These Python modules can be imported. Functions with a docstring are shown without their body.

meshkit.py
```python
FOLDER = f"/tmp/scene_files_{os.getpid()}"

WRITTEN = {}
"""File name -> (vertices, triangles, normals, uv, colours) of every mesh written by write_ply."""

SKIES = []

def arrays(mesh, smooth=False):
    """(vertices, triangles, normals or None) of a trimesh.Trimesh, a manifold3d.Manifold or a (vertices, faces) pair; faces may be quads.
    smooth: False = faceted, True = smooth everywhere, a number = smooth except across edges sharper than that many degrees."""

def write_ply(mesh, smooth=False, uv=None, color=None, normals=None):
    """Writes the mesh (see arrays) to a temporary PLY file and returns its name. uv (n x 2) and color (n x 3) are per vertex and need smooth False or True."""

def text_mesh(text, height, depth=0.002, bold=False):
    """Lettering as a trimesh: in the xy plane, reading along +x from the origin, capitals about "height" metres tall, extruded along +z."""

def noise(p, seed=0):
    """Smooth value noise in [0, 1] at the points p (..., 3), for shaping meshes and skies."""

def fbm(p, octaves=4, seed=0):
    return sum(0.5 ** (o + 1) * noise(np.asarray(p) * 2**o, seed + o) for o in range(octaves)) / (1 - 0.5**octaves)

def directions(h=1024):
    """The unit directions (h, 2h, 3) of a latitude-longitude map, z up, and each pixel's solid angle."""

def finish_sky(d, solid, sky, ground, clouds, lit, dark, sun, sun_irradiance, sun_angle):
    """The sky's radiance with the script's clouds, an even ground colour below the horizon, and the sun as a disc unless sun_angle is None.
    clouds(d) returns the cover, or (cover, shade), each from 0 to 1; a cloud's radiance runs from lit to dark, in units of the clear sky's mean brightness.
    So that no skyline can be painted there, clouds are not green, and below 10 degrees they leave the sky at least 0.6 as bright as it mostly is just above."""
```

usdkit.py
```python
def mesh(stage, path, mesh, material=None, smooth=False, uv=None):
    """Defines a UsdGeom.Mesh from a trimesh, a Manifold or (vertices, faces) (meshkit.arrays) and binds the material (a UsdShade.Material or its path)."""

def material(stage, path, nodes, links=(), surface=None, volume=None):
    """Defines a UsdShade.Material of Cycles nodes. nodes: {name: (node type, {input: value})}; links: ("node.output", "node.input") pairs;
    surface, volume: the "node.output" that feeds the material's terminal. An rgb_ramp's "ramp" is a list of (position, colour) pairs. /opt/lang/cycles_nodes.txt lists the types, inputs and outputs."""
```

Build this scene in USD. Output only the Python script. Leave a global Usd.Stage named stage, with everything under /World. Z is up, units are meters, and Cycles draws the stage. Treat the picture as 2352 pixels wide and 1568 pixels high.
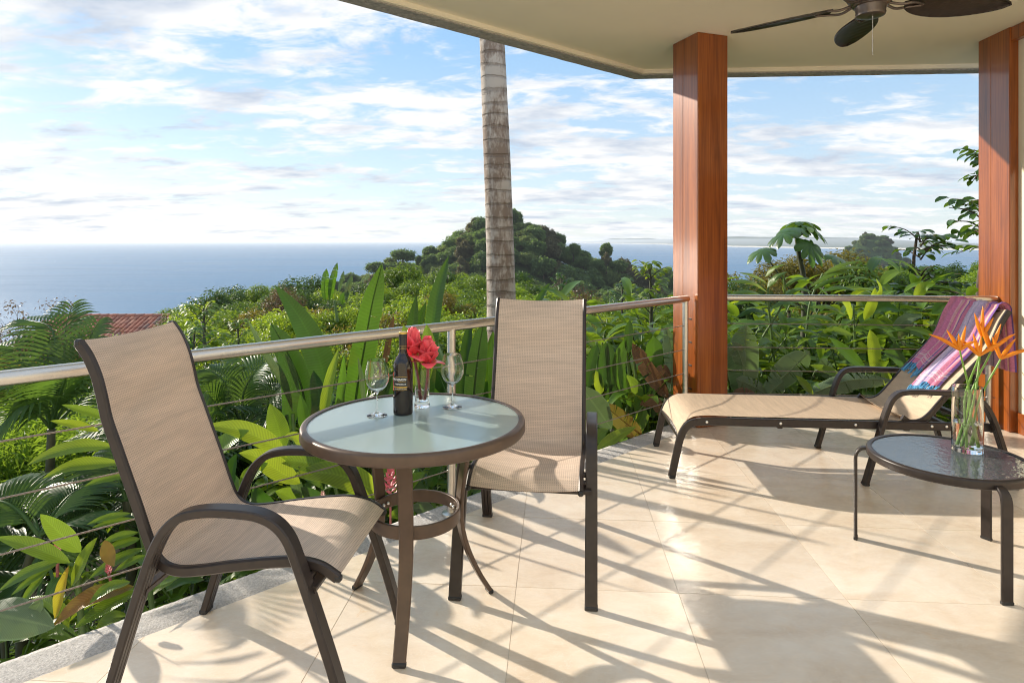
import math, random, numpy as np, trimesh, usdkit, meshkit
from pxr import Usd, UsdGeom, UsdLux, UsdShade, Gf, Sdf
from shapely.geometry import Polygon, box as sbox
from trimesh.creation import icosphere

stage = Usd.Stage.CreateInMemory()
UsdGeom.SetStageUpAxis(stage, UsdGeom.Tokens.z)
UsdGeom.SetStageMetersPerUnit(stage, 1.0)
UsdGeom.Xform.Define(stage, '/World')
UsdGeom.Scope.Define(stage, '/World/Looks')
rng = np.random.default_rng(7)
PI = math.pi

# ------------------------------------------------------------------ camera, sky, sun, exposure
EYE = 1.39                                   # the camera looks level along +y, 1.39 m above the terrace
F, CX, HY, W, HT = 1451.0, 1176.0, 553.0, 2352.0, 1568.0
EXPOSURE = 1.84
SUN_EL, SUN_DIR = math.radians(23.0), (-0.83, 0.56)
HAZE = 0.00005                               # the air's density
SKY_STRENGTH, SUN_INTENSITY = 0.15, 0.5

cam = UsdGeom.Camera.Define(stage, '/World/camera')
cam.CreateFocalLengthAttr(36.0 * F / W)
cam.CreateHorizontalApertureAttr(36.0)
cam.CreateVerticalApertureAttr(36.0 * HT / W)
cam.CreateVerticalApertureOffsetAttr(-36.0 * (HT / 2 - HY) / W)
cam.CreateClippingRangeAttr(Gf.Vec2f(0.05, 200000))
cam.CreateExposureAttr(EXPOSURE)
cam.AddTranslateOp().Set(Gf.Vec3d(0, 0, EYE))
cam.AddRotateXOp().Set(90.0)


def P(x, y, d):
    """The point seen at (x, y) of the 2352 x 1568 photograph, d metres ahead."""
    return np.array([(x - CX) / F * d, d, EYE - (y - HY) / F * d])


def mat(name, nodes, links, surface=None, volume=None):
    return usdkit.material(stage, '/World/Looks/' + name, nodes, links, surface=surface, volume=volume)


sun_rot = math.atan2(*SUN_DIR)
sky = UsdLux.DomeLight.Define(stage, '/World/sky')
sky_mat = mat('sky_look', {
    'tc': ('texture_coordinate', {}),
    'sep': ('separate_xyz', {}),
    'sky': ('sky_texture', {'sky_type': 'single_scattering', 'sun_disc': False, 'sun_elevation': SUN_EL, 'sun_rotation': sun_rot,
                            'altitude': 100.0, 'air_density': 1.0, 'aerosol_density': 0.35, 'ozone_density': 1.0}),
    # the clouds lie on a flat layer: the direction divided by its height
    'zc': ('math', {'math_type': 'maximum', 'value2': 0.0}),
    'za': ('math', {'math_type': 'add', 'value2': 0.13}),
    'px': ('math', {'math_type': 'divide'}), 'py': ('math', {'math_type': 'divide'}),
    'p': ('combine_xyz', {'z': 3.7}),
    'map': ('mapping', {'rotation': (0, 0, 0.6), 'scale': (1.0, 1.5, 1.0), 'location': (2.3, 0.4, 0.0)}),
    'big': ('noise_texture', {'scale': 0.8, 'detail': 3.0, 'roughness': 0.5, 'distortion': 0.3}),
    'fine': ('noise_texture', {'scale': 3.6, 'detail': 9.0, 'roughness': 0.62, 'distortion': 0.35}),
    'sum': ('math', {'math_type': 'multiply_add', 'value2': 0.9}),
    'cover': ('map_range', {'range_type': 'smoothstep', 'from_min': 0.82, 'from_max': 1.05, 'to_min': 0.0, 'to_max': 0.95, 'clamp': True}),
    'shade': ('noise_texture', {'scale': 2.1, 'detail': 5.0, 'roughness': 0.55}),
    'tone': ('rgb_ramp', {'ramp': [(0.32, (1.12, 1.27, 1.50)), (0.55, (1.98, 1.97, 1.95))]}),
    'mix': ('mix', {'mix_type': 'mix'}),
    'vc': ('rgb_ramp', {'ramp': [(0.0, (1.20, 1.36, 1.48)), (0.10, (1.00, 1.27, 1.52)), (0.30, (0.58, 1.02, 1.55)), (1.0, (0.62, 1.06, 1.55))]}),
    'veil': ('mix', {'mix_type': 'mix', 'fac': 0.92}),
    'bg': ('background_shader', {'strength': SKY_STRENGTH}),
}, [('tc.generated', 'sep.vector'), ('sep.z', 'zc.value1'), ('zc.value', 'za.value1'), ('sep.x', 'px.value1'), ('za.value', 'px.value2'),
    ('sep.y', 'py.value1'), ('za.value', 'py.value2'), ('px.value', 'p.x'), ('py.value', 'p.y'), ('p.vector', 'map.vector'),
    ('map.vector', 'big.vector'), ('map.vector', 'fine.vector'), ('map.vector', 'shade.vector'),
    ('big.fac', 'sum.value1'), ('fine.fac', 'sum.value3'), ('sum.value', 'cover.value'),
    ('shade.fac', 'tone.fac'), ('sky.color', 'veil.color1'), ('zc.value', 'vc.fac'), ('vc.color', 'veil.color2'),
    ('veil.color', 'mix.color1'), ('tone.color', 'mix.color2'), ('cover.result', 'mix.fac'),
    ('mix.color', 'bg.color')], surface='bg.background')
UsdShade.MaterialBindingAPI.Apply(sky.GetPrim()).Bind(sky_mat)
sky.GetPrim().SetCustomDataByKey('kind', 'structure')

sun = UsdLux.DistantLight.Define(stage, '/World/sun')
sun.CreateIntensityAttr(SUN_INTENSITY)
sun.CreateNormalizeAttr(True)
sun.CreateAngleAttr(0.8)
sun.CreateColorAttr(Gf.Vec3f(1.0, 0.90, 0.76))
_n = math.hypot(*SUN_DIR)
S = np.array([SUN_DIR[0] / _n * math.cos(SUN_EL), SUN_DIR[1] / _n * math.cos(SUN_EL), math.sin(SUN_EL)])   # towards the sun
sun.AddTransformOp().Set(Gf.Matrix4d(Gf.Rotation(Gf.Vec3d(0, 0, 1), Gf.Vec3d(*S)), Gf.Vec3d(0, 0, 20)))

# ------------------------------------------------------------------ helpers: prims
_used = {}


def numbered(parent, name):
    k = (parent, name)
    i = _used.get(k, -1) + 1
    _used[k] = i
    return name if i == 0 else f'{name}_{i:03d}'


def data(prim, **kw):
    for k, v in kw.items():
        if v:
            prim.SetCustomDataByKey({'cat': 'category'}.get(k, k), v)
    return prim


class Thing:
    """A top-level Xform at the thing's base; its parts are given in its own frame (add) or in the world's (addw)."""

    def __init__(self, name, label=None, cat=None, loc=(0, 0, 0), rot=0.0, group=None, kind=None):
        self.path = '/World/' + numbered('/World', name)
        self.x = UsdGeom.Xform.Define(stage, self.path)
        self.loc, self.rot = np.array(loc, float), rot
        self.x.AddTranslateOp().Set(Gf.Vec3d(*map(float, loc)))
        self.x.AddRotateZOp().Set(math.degrees(rot))
        self.prim = data(self.x.GetPrim(), label=label, cat=cat, group=group, kind=kind)

    def add(self, part, m, material, smooth=35, parent=None, uv=None, label=None, kind=None):
        base = parent or self.path
        path = base + '/' + numbered(base, part)
        q = usdkit.mesh(stage, path, m, material, smooth=smooth, uv=uv)
        data(q.GetPrim(), label=label, kind=kind)
        return path

    def local(self, p):
        p = np.asarray(p, float) - self.loc
        c, s = math.cos(-self.rot), math.sin(-self.rot)
        return np.stack([p[..., 0] * c - p[..., 1] * s, p[..., 0] * s + p[..., 1] * c, p[..., 2]], -1)

    def addw(self, part, m, material, smooth=35, parent=None, uv=None, label=None, kind=None):
        v, f, _ = meshkit.arrays(m)
        return self.add(part, (self.local(v), f), material, smooth, parent, uv, label, kind)


def single(name, m, material, label=None, cat=None, group=None, kind=None, smooth=35, uv=None):
    path = '/World/' + numbered('/World', name)
    q = usdkit.mesh(stage, path, m, material, smooth=smooth, uv=uv)
    data(q.GetPrim(), label=label, cat=cat, group=group, kind=kind)
    return path


def copy_of(src, name, label, cat, loc, rot=0.0, scale=1.0, group=None, tilt=None):
    """One more of a thing: an instance with the parts of the first."""
    x = UsdGeom.Xform.Define(stage, '/World/' + numbered('/World', name))
    x.AddTranslateOp().Set(Gf.Vec3d(*map(float, loc)))
    x.AddRotateZOp().Set(math.degrees(rot))
    if tilt:
        x.AddRotateXOp().Set(math.degrees(tilt))
    if np.ndim(scale) or scale != 1.0:
        x.AddScaleOp().Set(Gf.Vec3f(*(map(float, scale) if np.ndim(scale) else (float(scale),) * 3)))
    p = data(x.GetPrim(), label=label, cat=cat, group=group)
    p.GetReferences().AddInternalReference(src.path if isinstance(src, Thing) else src)
    p.SetInstanceable(True)
    return p


# ------------------------------------------------------------------ helpers: shapes
def cat_(ms):
    return trimesh.util.concatenate([m if isinstance(m, trimesh.Trimesh) else trimesh.Trimesh(*meshkit.arrays(m)[:2], process=False) for m in ms])


def slab(size, at=(0, 0, 0), bevel=0.004, rot=0.0):
    """A box with chamfered edges, centred at "at", turned about z."""
    h = np.array(size, float) / 2
    b = min(bevel, h.min() * 0.9)
    pts = []
    for sx in (-1, 1):
        for sy in (-1, 1):
            for sz in (-1, 1):
                c = h * (sx, sy, sz)
                for k in range(3):
                    q = c - b * np.array((sx, sy, sz))
                    q[k] = c[k]
                    pts.append(q)
    m = trimesh.Trimesh(np.array(pts)).convex_hull
    if rot:
        m.apply_transform(trimesh.transformations.rotation_matrix(rot, [0, 0, 1]))
    m.apply_translation(at)
    return m


def spline(pts, n):
    """A smooth curve through the points: centripetal Catmull-Rom, n samples evenly spaced."""
    p = np.asarray(pts, float)
    if len(p) == 2:
        return p[0] + (p[1] - p[0]) * np.linspace(0, 1, n)[:, None]
    q = np.vstack([2 * p[0] - p[1], p, 2 * p[-1] - p[-2]])
    out = []
    for i in range(len(p) - 1):
        a, b, c, d = q[i:i + 4]
        t1 = np.linalg.norm(b - a) ** .5 + 1e-9
        t2 = t1 + np.linalg.norm(c - b) ** .5 + 1e-9
        t3 = t2 + np.linalg.norm(d - c) ** .5 + 1e-9
        t = np.linspace(t1, t2, 12, endpoint=False)[:, None]
        A1 = (t1 - t) / t1 * a + t / t1 * b
        A2 = (t2 - t) / (t2 - t1) * b + (t - t1) / (t2 - t1) * c
        A3 = (t3 - t) / (t3 - t2) * c + (t - t2) / (t3 - t2) * d
        B1 = (t2 - t) / t2 * A1 + t / t2 * A2
        B2 = (t3 - t) / (t3 - t1) * A2 + (t - t1) / (t3 - t1) * A3
        out.append((t2 - t) / (t2 - t1) * B1 + (t - t1) / (t2 - t1) * B2)
    c = np.vstack(out + [p[-1:]])
    s = np.r_[0, np.cumsum(np.linalg.norm(np.diff(c, axis=0), axis=1))]
    u = np.linspace(0, s[-1], n)
    return np.stack([np.interp(u, s, c[:, k]) for k in range(c.shape[1])], 1)


def loft(rings, closed_ends=True):
    """Rings (n, m, 3) of points joined into a tube."""
    n, m = rings.shape[:2]
    v = rings.reshape(-1, 3)
    i, j = np.meshgrid(np.arange(n - 1), np.arange(m), indexing='ij')
    a, b = i * m + j, i * m + (j + 1) % m
    q = np.stack([a, b, b + m, a + m], -1).reshape(-1, 4)
    f = np.vstack([q[:, [0, 1, 2]], q[:, [0, 2, 3]]])
    if closed_ends:
        v = np.vstack([v, rings[0].mean(0), rings[-1].mean(0)])
        k, e = np.arange(m), n * m
        f = np.vstack([f, np.stack([(k + 1) % m, k, np.full(m, e)], 1), np.stack([(n - 1) * m + k, (n - 1) * m + (k + 1) % m, np.full(m, e + 1)], 1)])
    m = trimesh.Trimesh(v, f, process=False)
    if closed_ends and m.volume < 0:
        m = trimesh.Trimesh(v, f[:, ::-1], process=False)
    return m


def sweep(path, section, lateral, widths=None):
    """A closed section (lateral, outward) carried along a path; "lateral" is the fixed sideways direction."""
    p = np.asarray(path, float)
    t = np.gradient(p, axis=0)
    t /= np.linalg.norm(t, axis=1, keepdims=True)
    L = np.asarray(lateral, float)
    L = L / np.linalg.norm(L)
    n = np.cross(np.broadcast_to(L, t.shape), t)
    n /= np.linalg.norm(n, axis=1, keepdims=True)
    s = np.asarray(section, float)
    w = np.ones(len(p)) if widths is None else np.asarray(widths)
    rings = p[:, None] + s[None, :, :1] * L * w[:, None, None] + s[None, :, 1:] * n[:, None]
    return loft(rings)


def tube(path, r, sides=10):
    p = np.asarray(path, float)
    t = np.gradient(p, axis=0)
    t /= np.linalg.norm(t, axis=1, keepdims=True) + 1e-12
    a = np.cross(t[0], [0, 0, 1.0] if abs(t[0][2]) < 0.9 else [1.0, 0, 0])
    a /= np.linalg.norm(a)
    A = [a]
    for k in range(1, len(p)):
        a = A[-1] - t[k] * (A[-1] @ t[k])
        A.append(a / np.linalg.norm(a))
    A = np.array(A)
    B = np.cross(t, A)
    g = np.arange(sides) * 2 * PI / sides
    r = np.broadcast_to(np.asarray(r, float), (len(p),))
    return loft(p[:, None] + r[:, None, None] * (np.cos(g)[None, :, None] * A[:, None] + np.sin(g)[None, :, None] * B[:, None]))


def lathe(prof, n=40, at=(0, 0, 0)):
    """A profile of (radius, z) turned about the z axis."""
    p = np.asarray(prof, float)
    g = np.arange(n) * 2 * PI / n
    rings = np.stack([p[:, :1] * np.cos(g), p[:, :1] * np.sin(g), np.broadcast_to(p[:, 1:], (len(p), n))], -1)
    m = loft(rings, closed_ends=False)
    m = trimesh.Trimesh(m.vertices, m.faces, process=True)
    m.merge_vertices()
    m.update_faces(m.nondegenerate_faces())
    if m.volume < 0:
        m = trimesh.Trimesh(m.vertices, m.faces[:, ::-1], process=False)
    m.apply_translation(at)
    return m


def rect_section(w, h, b=0.003, grooves=0):
    """A rounded rectangle section, w wide and h high; "grooves" cuts V grooves into its outward (+) face."""
    x, y = w / 2, h / 2
    s = [(x, -y + b), (x, y - b), (x - b, y)]
    for k in range(grooves):
        c = x - w * (k + 1) / (grooves + 1)
        s += [(c + .0022, y), (c, y - .004), (c - .0022, y)]
    return s + [(-x + b, y), (-x, y - b), (-x, -y + b), (-x + b, -y), (x - b, -y)]


def sheet(grid, thick=0.0):
    """A grid (n, m, 3) as a cloth; with a thickness it has two faces and an edge. Returns (mesh, uv)."""
    n, m = grid.shape[:2]
    i, j = np.meshgrid(np.arange(n - 1), np.arange(m - 1), indexing='ij')
    a = (i * m + j).ravel()
    q = np.stack([a, a + 1, a + m + 1, a + m], 1)
    f = np.vstack([q[:, [0, 1, 2]], q[:, [0, 2, 3]]])
    v = grid.reshape(-1, 3)
    dl = np.r_[0, np.cumsum(np.linalg.norm(np.diff(grid[:, m // 2], axis=0), axis=1))]
    dw = np.r_[0, np.cumsum(np.linalg.norm(np.diff(grid[n // 2], axis=0), axis=1))]
    uv = np.stack(np.broadcast_arrays(dw[None, :], dl[:, None]), -1).reshape(-1, 2)
    if thick:
        nrm = trimesh.Trimesh(v, f, process=False).vertex_normals
        e = np.r_[np.arange(m), np.arange(1, n) * m + m - 1, (n - 1) * m + np.arange(m - 2, -1, -1), np.arange(n - 2, 0, -1) * m]
        N, r = len(v), np.roll(e, -1)
        f = np.vstack([f, f[:, ::-1] + N, np.stack([r, e, e + N], 1), np.stack([r, e + N, r + N], 1)])
        v, uv = np.vstack([v + nrm * thick / 2, v - nrm * thick / 2]), np.vstack([uv, uv])
    return trimesh.Trimesh(v, f, process=False), uv


# ------------------------------------------------------------------ materials
def pbr(name, color, rough=0.5, metal=0.0, vary=0.0, vscale=6.0, bump=0.0, bscale=60.0, coat=0.0, spec=0.5, stretch=(1, 1, 1)):
    """A principled surface whose colour wanders by "vary" and whose surface has a fine relief."""
    n = {'tc': ('texture_coordinate', {}), 'map': ('mapping', {'scale': stretch}),
         'p': ('principled_bsdf', {'base_color': color, 'roughness': rough, 'metallic': metal, 'coat_weight': coat, 'coat_roughness': 0.12, 'specular_ior_level': spec})}
    l = [('tc.object', 'map.vector')]
    if vary:
        lo, hi = [tuple(c * (1 - vary) for c in color), tuple(min(1, c * (1 + vary)) for c in color)]
        n['n'] = ('noise_texture', {'scale': vscale, 'detail': 6.0, 'roughness': 0.6})
        n['r'] = ('rgb_ramp', {'ramp': [(0.3, lo), (0.7, hi)]})
        l += [('map.vector', 'n.vector'), ('n.fac', 'r.fac'), ('r.color', 'p.base_color')]
    if bump:
        n['bn'] = ('noise_texture', {'scale': bscale, 'detail': 4.0, 'roughness': 0.65})
        n['b'] = ('bump', {'strength': 1.0, 'distance': bump})
        l += [('map.vector', 'bn.vector'), ('bn.fac', 'b.height'), ('b.normal', 'p.normal')]
    return mat(name, n, l, surface='p.BSDF')


M_grout = pbr('grout', (0.58, 0.50, 0.40), 0.9)
M_conc = pbr('rough_concrete', (0.50, 0.48, 0.46), 0.95, vary=0.32, vscale=130, bump=0.006, bscale=190)
M_conc_dark = pbr('eave_concrete', (0.40, 0.385, 0.37), 0.95, vary=0.3, vscale=30, bump=0.015, bscale=60)
M_plaster = pbr('ceiling_plaster', (0.91, 0.84, 0.68), 0.75, vary=0.05, vscale=0.7, bump=0.0015, bscale=45)
M_lip = pbr('lip_plaster', (0.86, 0.80, 0.66), 0.7, vary=0.04, vscale=2, bump=0.001, bscale=45)
M_wallp = pbr('wall_plaster', (0.72, 0.66, 0.50), 0.75, vary=0.05, vscale=2, bump=0.001, bscale=60)
M_steel = pbr('brushed_steel', (0.62, 0.59, 0.55), 0.24, metal=1.0, vary=0.08, vscale=5, bump=0.0006, bscale=120, stretch=(1, 1, 6))
M_cable = pbr('wire_rope', (0.26, 0.22, 0.19), 0.5, metal=0.7, vary=0.35, vscale=250)
M_frame = pbr('brown_frame', (0.030, 0.022, 0.019), 0.36, metal=0.1, vary=0.2, vscale=30, bump=0.0002, bscale=500, spec=0.45)
M_bronze = pbr('bronze_frame', (0.095, 0.062, 0.044), 0.36, metal=0.35, vary=0.15, vscale=18, bump=0.0002, bscale=450, spec=0.6)
M_black = pbr('black_plastic', (0.018, 0.017, 0.017), 0.5)
M_rivet = pbr('rivet_steel', (0.8, 0.8, 0.8), 0.3, metal=1.0)
M_fan = pbr('fan_blade', (0.022, 0.015, 0.012), 0.42, vary=0.3, vscale=25, bump=0.002, bscale=40)
M_fanmetal = pbr('fan_metal', (0.16, 0.13, 0.115), 0.34, metal=0.8, vary=0.1)
M_window = pbr('window_frame', (0.03, 0.012, 0.016), 0.3)

M_wood = mat('varnished_wood', {
    'tc': ('texture_coordinate', {}), 'oi': ('object_info', {}), 'off': ('vector_math', {'math_type': 'scale', 'vector1': (7.0, 3.0, 5.0)}),
    'add': ('vector_math', {'math_type': 'add'}),
    'm1': ('mapping', {'scale': (16.0, 16.0, 0.7)}), 'm2': ('mapping', {'scale': (90.0, 90.0, 2.2)}), 'm3': ('mapping', {'scale': (5.0, 5.0, 0.9)}),
    'n1': ('noise_texture', {'scale': 1.0, 'detail': 6.0, 'roughness': 0.6, 'distortion': 0.8}),
    'n2': ('noise_texture', {'scale': 1.0, 'detail': 4.0, 'roughness': 0.7}),
    'n3': ('noise_texture', {'scale': 1.0, 'detail': 2.0, 'roughness': 0.5, 'distortion': 1.4}),
    'r1': ('rgb_ramp', {'ramp': [(0.24, (0.13, 0.030, 0.005)), (0.46, (0.28, 0.072, 0.011)), (0.68, (0.39, 0.112, 0.017))]}),
    'r2': ('rgb_ramp', {'ramp': [(0.35, (0.62, 0.55, 0.5)), (0.62, (1, 1, 1))]}),
    'r3': ('rgb_ramp', {'ramp': [(0.24, (0.32, 0.24, 0.2)), (0.36, (1, 1, 1))]}),
    'x1': ('mix', {'mix_type': 'multiply', 'fac': 0.8}), 'x2': ('mix', {'mix_type': 'multiply', 'fac': 0.75}),
    'b': ('bump', {'strength': 0.5, 'distance': 0.0008}),
    'p': ('principled_bsdf', {'roughness': 0.3, 'coat_weight': 0.55, 'coat_roughness': 0.10, 'specular_ior_level': 0.5}),
}, [('oi.random', 'off.scale'), ('tc.object', 'add.vector1'), ('off.vector', 'add.vector2'), ('add.vector', 'm1.vector'), ('add.vector', 'm2.vector'), ('add.vector', 'm3.vector'),
    ('m1.vector', 'n1.vector'), ('m2.vector', 'n2.vector'), ('m3.vector', 'n3.vector'), ('n1.fac', 'r1.fac'), ('n2.fac', 'r2.fac'), ('n3.fac', 'r3.fac'),
    ('r1.color', 'x1.color1'), ('r2.color', 'x1.color2'), ('x1.color', 'x2.color1'), ('r3.color', 'x2.color2'), ('x2.color', 'p.base_color'),
    ('n2.fac', 'b.height'), ('b.normal', 'p.normal')], surface='p.BSDF')

M_tile = mat('cream_marble_tile', {
    'tc': ('texture_coordinate', {}), 'oi': ('object_info', {}), 'off': ('vector_math', {'math_type': 'scale', 'vector1': (31.0, 17.0, 23.0)}),
    'add': ('vector_math', {'math_type': 'add'}), 'st': ('mapping', {'scale': (1.0, 1.7, 1.0), 'rotation': (0, 0, 0.7)}),
    'n1': ('noise_texture', {'scale': 3.2, 'detail': 7.0, 'roughness': 0.6, 'distortion': 0.8}),
    'n2': ('noise_texture', {'scale': 7.0, 'detail': 5.0, 'roughness': 0.6, 'distortion': 2.2}),
    'r1': ('rgb_ramp', {'ramp': [(0.3, (0.67, 0.545, 0.41)), (0.5, (0.76, 0.65, 0.52)), (0.72, (0.81, 0.725, 0.61))]}),
    'r2': ('rgb_ramp', {'ramp': [(0.485, (0, 0, 0)), (0.5, (1, 1, 1)), (0.515, (0, 0, 0))]}),
    'k': ('math', {'math_type': 'multiply', 'value2': 0.42}),
    'n4': ('noise_texture', {'scale': 11.0, 'detail': 6.0, 'roughness': 0.7, 'distortion': 1.2}),
    'r4': ('rgb_ramp', {'ramp': [(0.62, (0, 0, 0)), (0.74, (1, 1, 1))]}),
    'k4': ('math', {'math_type': 'multiply', 'value2': 0.5}),
    'x': ('mix', {'mix_type': 'mix', 'color2': (0.82, 0.76, 0.68)}), 'y': ('mix', {'mix_type': 'mix', 'color2': (0.66, 0.44, 0.24)}),
    't': ('hsv', {}), 'tv': ('map_range', {'to_min': 0.93, 'to_max': 1.05}),
    'rr': ('map_range', {'from_min': 0.3, 'from_max': 0.7, 'to_min': 0.16, 'to_max': 0.36}),
    'p': ('principled_bsdf', {'roughness': 0.24, 'specular_ior_level': 0.5}),
}, [('n4.fac', 'rr.value'), ('rr.result', 'p.roughness'), ('oi.random', 'off.scale'), ('tc.object', 'add.vector1'), ('off.vector', 'add.vector2'), ('add.vector', 'st.vector'), ('st.vector', 'n1.vector'), ('st.vector', 'n2.vector'), ('st.vector', 'n4.vector'),
    ('n1.fac', 'r1.fac'), ('n2.fac', 'r2.fac'), ('r2.color', 'k.value1'), ('n4.fac', 'r4.fac'), ('r4.color', 'k4.value1'), ('r1.color', 'y.color1'), ('k4.value', 'y.fac'),
    ('y.color', 'x.color1'), ('k.value', 'x.fac'), ('oi.random', 'tv.value'), ('tv.result', 't.value'), ('x.color', 't.color'), ('t.color', 'p.base_color')], surface='p.BSDF')


def sling_look(name, thread, hole, pitch=0.0085):
    """Open mesh cloth: beige threads crossing over dark gaps, a paler seam along both edges."""
    k = 1.0 / pitch
    return mat(name, {
        'uv': ('uvmap', {'attribute': 'st'}), 's': ('separate_xyz', {}),
        'u': ('math', {'math_type': 'multiply', 'value2': k}), 'v': ('math', {'math_type': 'multiply', 'value2': k * 1.15}),
        'fu': ('math', {'math_type': 'fraction'}), 'fv': ('math', {'math_type': 'fraction'}),
        'du': ('math', {'math_type': 'less_than', 'value2': 0.36}), 'dv': ('math', {'math_type': 'less_than', 'value2': 0.42}),
        'gap': ('math', {'math_type': 'multiply'}),
        'tc': ('texture_coordinate', {}), 'map': ('mapping', {'scale': (4, 40, 40)}),
        'n': ('noise_texture', {'scale': 1.2, 'detail': 5.0, 'roughness': 0.6}),
        'r': ('rgb_ramp', {'ramp': [(0.3, tuple(c * .86 for c in thread)), (0.7, tuple(c * 1.1 for c in thread))]}),
        'c': ('mix', {'mix_type': 'mix', 'color2': hole}),
        'p': ('principled_bsdf', {'roughness': 0.7, 'specular_ior_level': 0.3}),
        't': ('translucent_bsdf', {}), 'm': ('mix_closure', {'fac': 0.18}),
    }, [('uv.UV', 's.vector'), ('s.x', 'u.value1'), ('s.y', 'v.value1'), ('u.value', 'fu.value1'), ('v.value', 'fv.value1'), ('fu.value', 'du.value1'), ('fv.value', 'dv.value1'),
        ('du.value', 'gap.value1'), ('dv.value', 'gap.value2'), ('tc.object', 'map.vector'), ('map.vector', 'n.vector'), ('n.fac', 'r.fac'), ('r.color', 'c.color1'), ('gap.value', 'c.fac'),
        ('c.color', 'p.base_color'), ('c.color', 't.color'), ('p.BSDF', 'm.closure1'), ('t.BSDF', 'm.closure2')], surface='m.closure')


M_sling = sling_look('sling_mesh', (0.75, 0.605, 0.49), (0.44, 0.335, 0.26))
M_lsling = sling_look('lounger_mesh', (0.66, 0.52, 0.375), (0.42, 0.31, 0.215), 0.006)


def pane_look(name, tint, body, part, bump, bscale, rough=0.04):
    """Patterned table glass: lets light through, scatters some of it, and mirrors by the angle."""
    return mat(name, {
        'tc': ('texture_coordinate', {}), 'bn': ('noise_texture', {'scale': bscale, 'detail': 2.0, 'roughness': 0.5}),
        'b': ('bump', {'strength': 1.0, 'distance': bump}),
        'tr': ('transparent_bsdf', {'color': tint}), 'df': ('diffuse_bsdf', {'color': body}), 'tl': ('translucent_bsdf', {'color': body}),
        'dm': ('mix_closure', {'fac': 0.5}), 'bm': ('mix_closure', {'fac': part}),
        'gl': ('glossy_bsdf', {'color': (1, 1, 1), 'roughness': rough}), 'fr': ('fresnel', {'IOR': 1.75}), 'm': ('mix_closure', {}),
    }, [('tc.object', 'bn.vector'), ('bn.fac', 'b.height'), ('b.normal', 'gl.normal'), ('df.BSDF', 'dm.closure1'), ('tl.BSDF', 'dm.closure2'),
        ('tr.BSDF', 'bm.closure1'), ('dm.closure', 'bm.closure2'), ('fr.fac', 'm.fac'), ('bm.closure', 'm.closure1'), ('gl.BSDF', 'm.closure2')], surface='m.closure')


M_tglass = pane_look('frosted_table_glass', (0.70, 0.88, 0.86), (0.72, 0.90, 0.875), 0.62, 0.0004, 200, 0.02)
M_sglass = pane_look('rippled_table_glass', (0.60, 0.68, 0.68), (0.30, 0.35, 0.36), 0.35, 0.0016, 48, 0.02)
M_glass = mat('clear_glass', {'p': ('principled_bsdf', {'base_color': (1, 1, 1), 'roughness': 0.0, 'transmission_weight': 1.0, 'ior': 1.45})}, [], surface='p.BSDF')
M_water = mat('vase_water', {'p': ('principled_bsdf', {'base_color': (0.96, 1, 0.98), 'roughness': 0.0, 'transmission_weight': 1.0, 'ior': 1.33})}, [], surface='p.BSDF')
M_bottle = pbr('dark_bottle_glass', (0.006, 0.003, 0.003), 0.04, spec=0.7)
M_capsule = pbr('bottle_capsule', (0.010, 0.010, 0.012), 0.3)
M_gold = pbr('gold_print', (0.55, 0.36, 0.09), 0.35, metal=0.6)
M_white = pbr('white_print', (0.80, 0.79, 0.76), 0.5)
M_red = pbr('red_print', (0.55, 0.03, 0.02), 0.5)
M_label = pbr('black_label', (0.012, 0.011, 0.012), 0.45)

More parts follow.
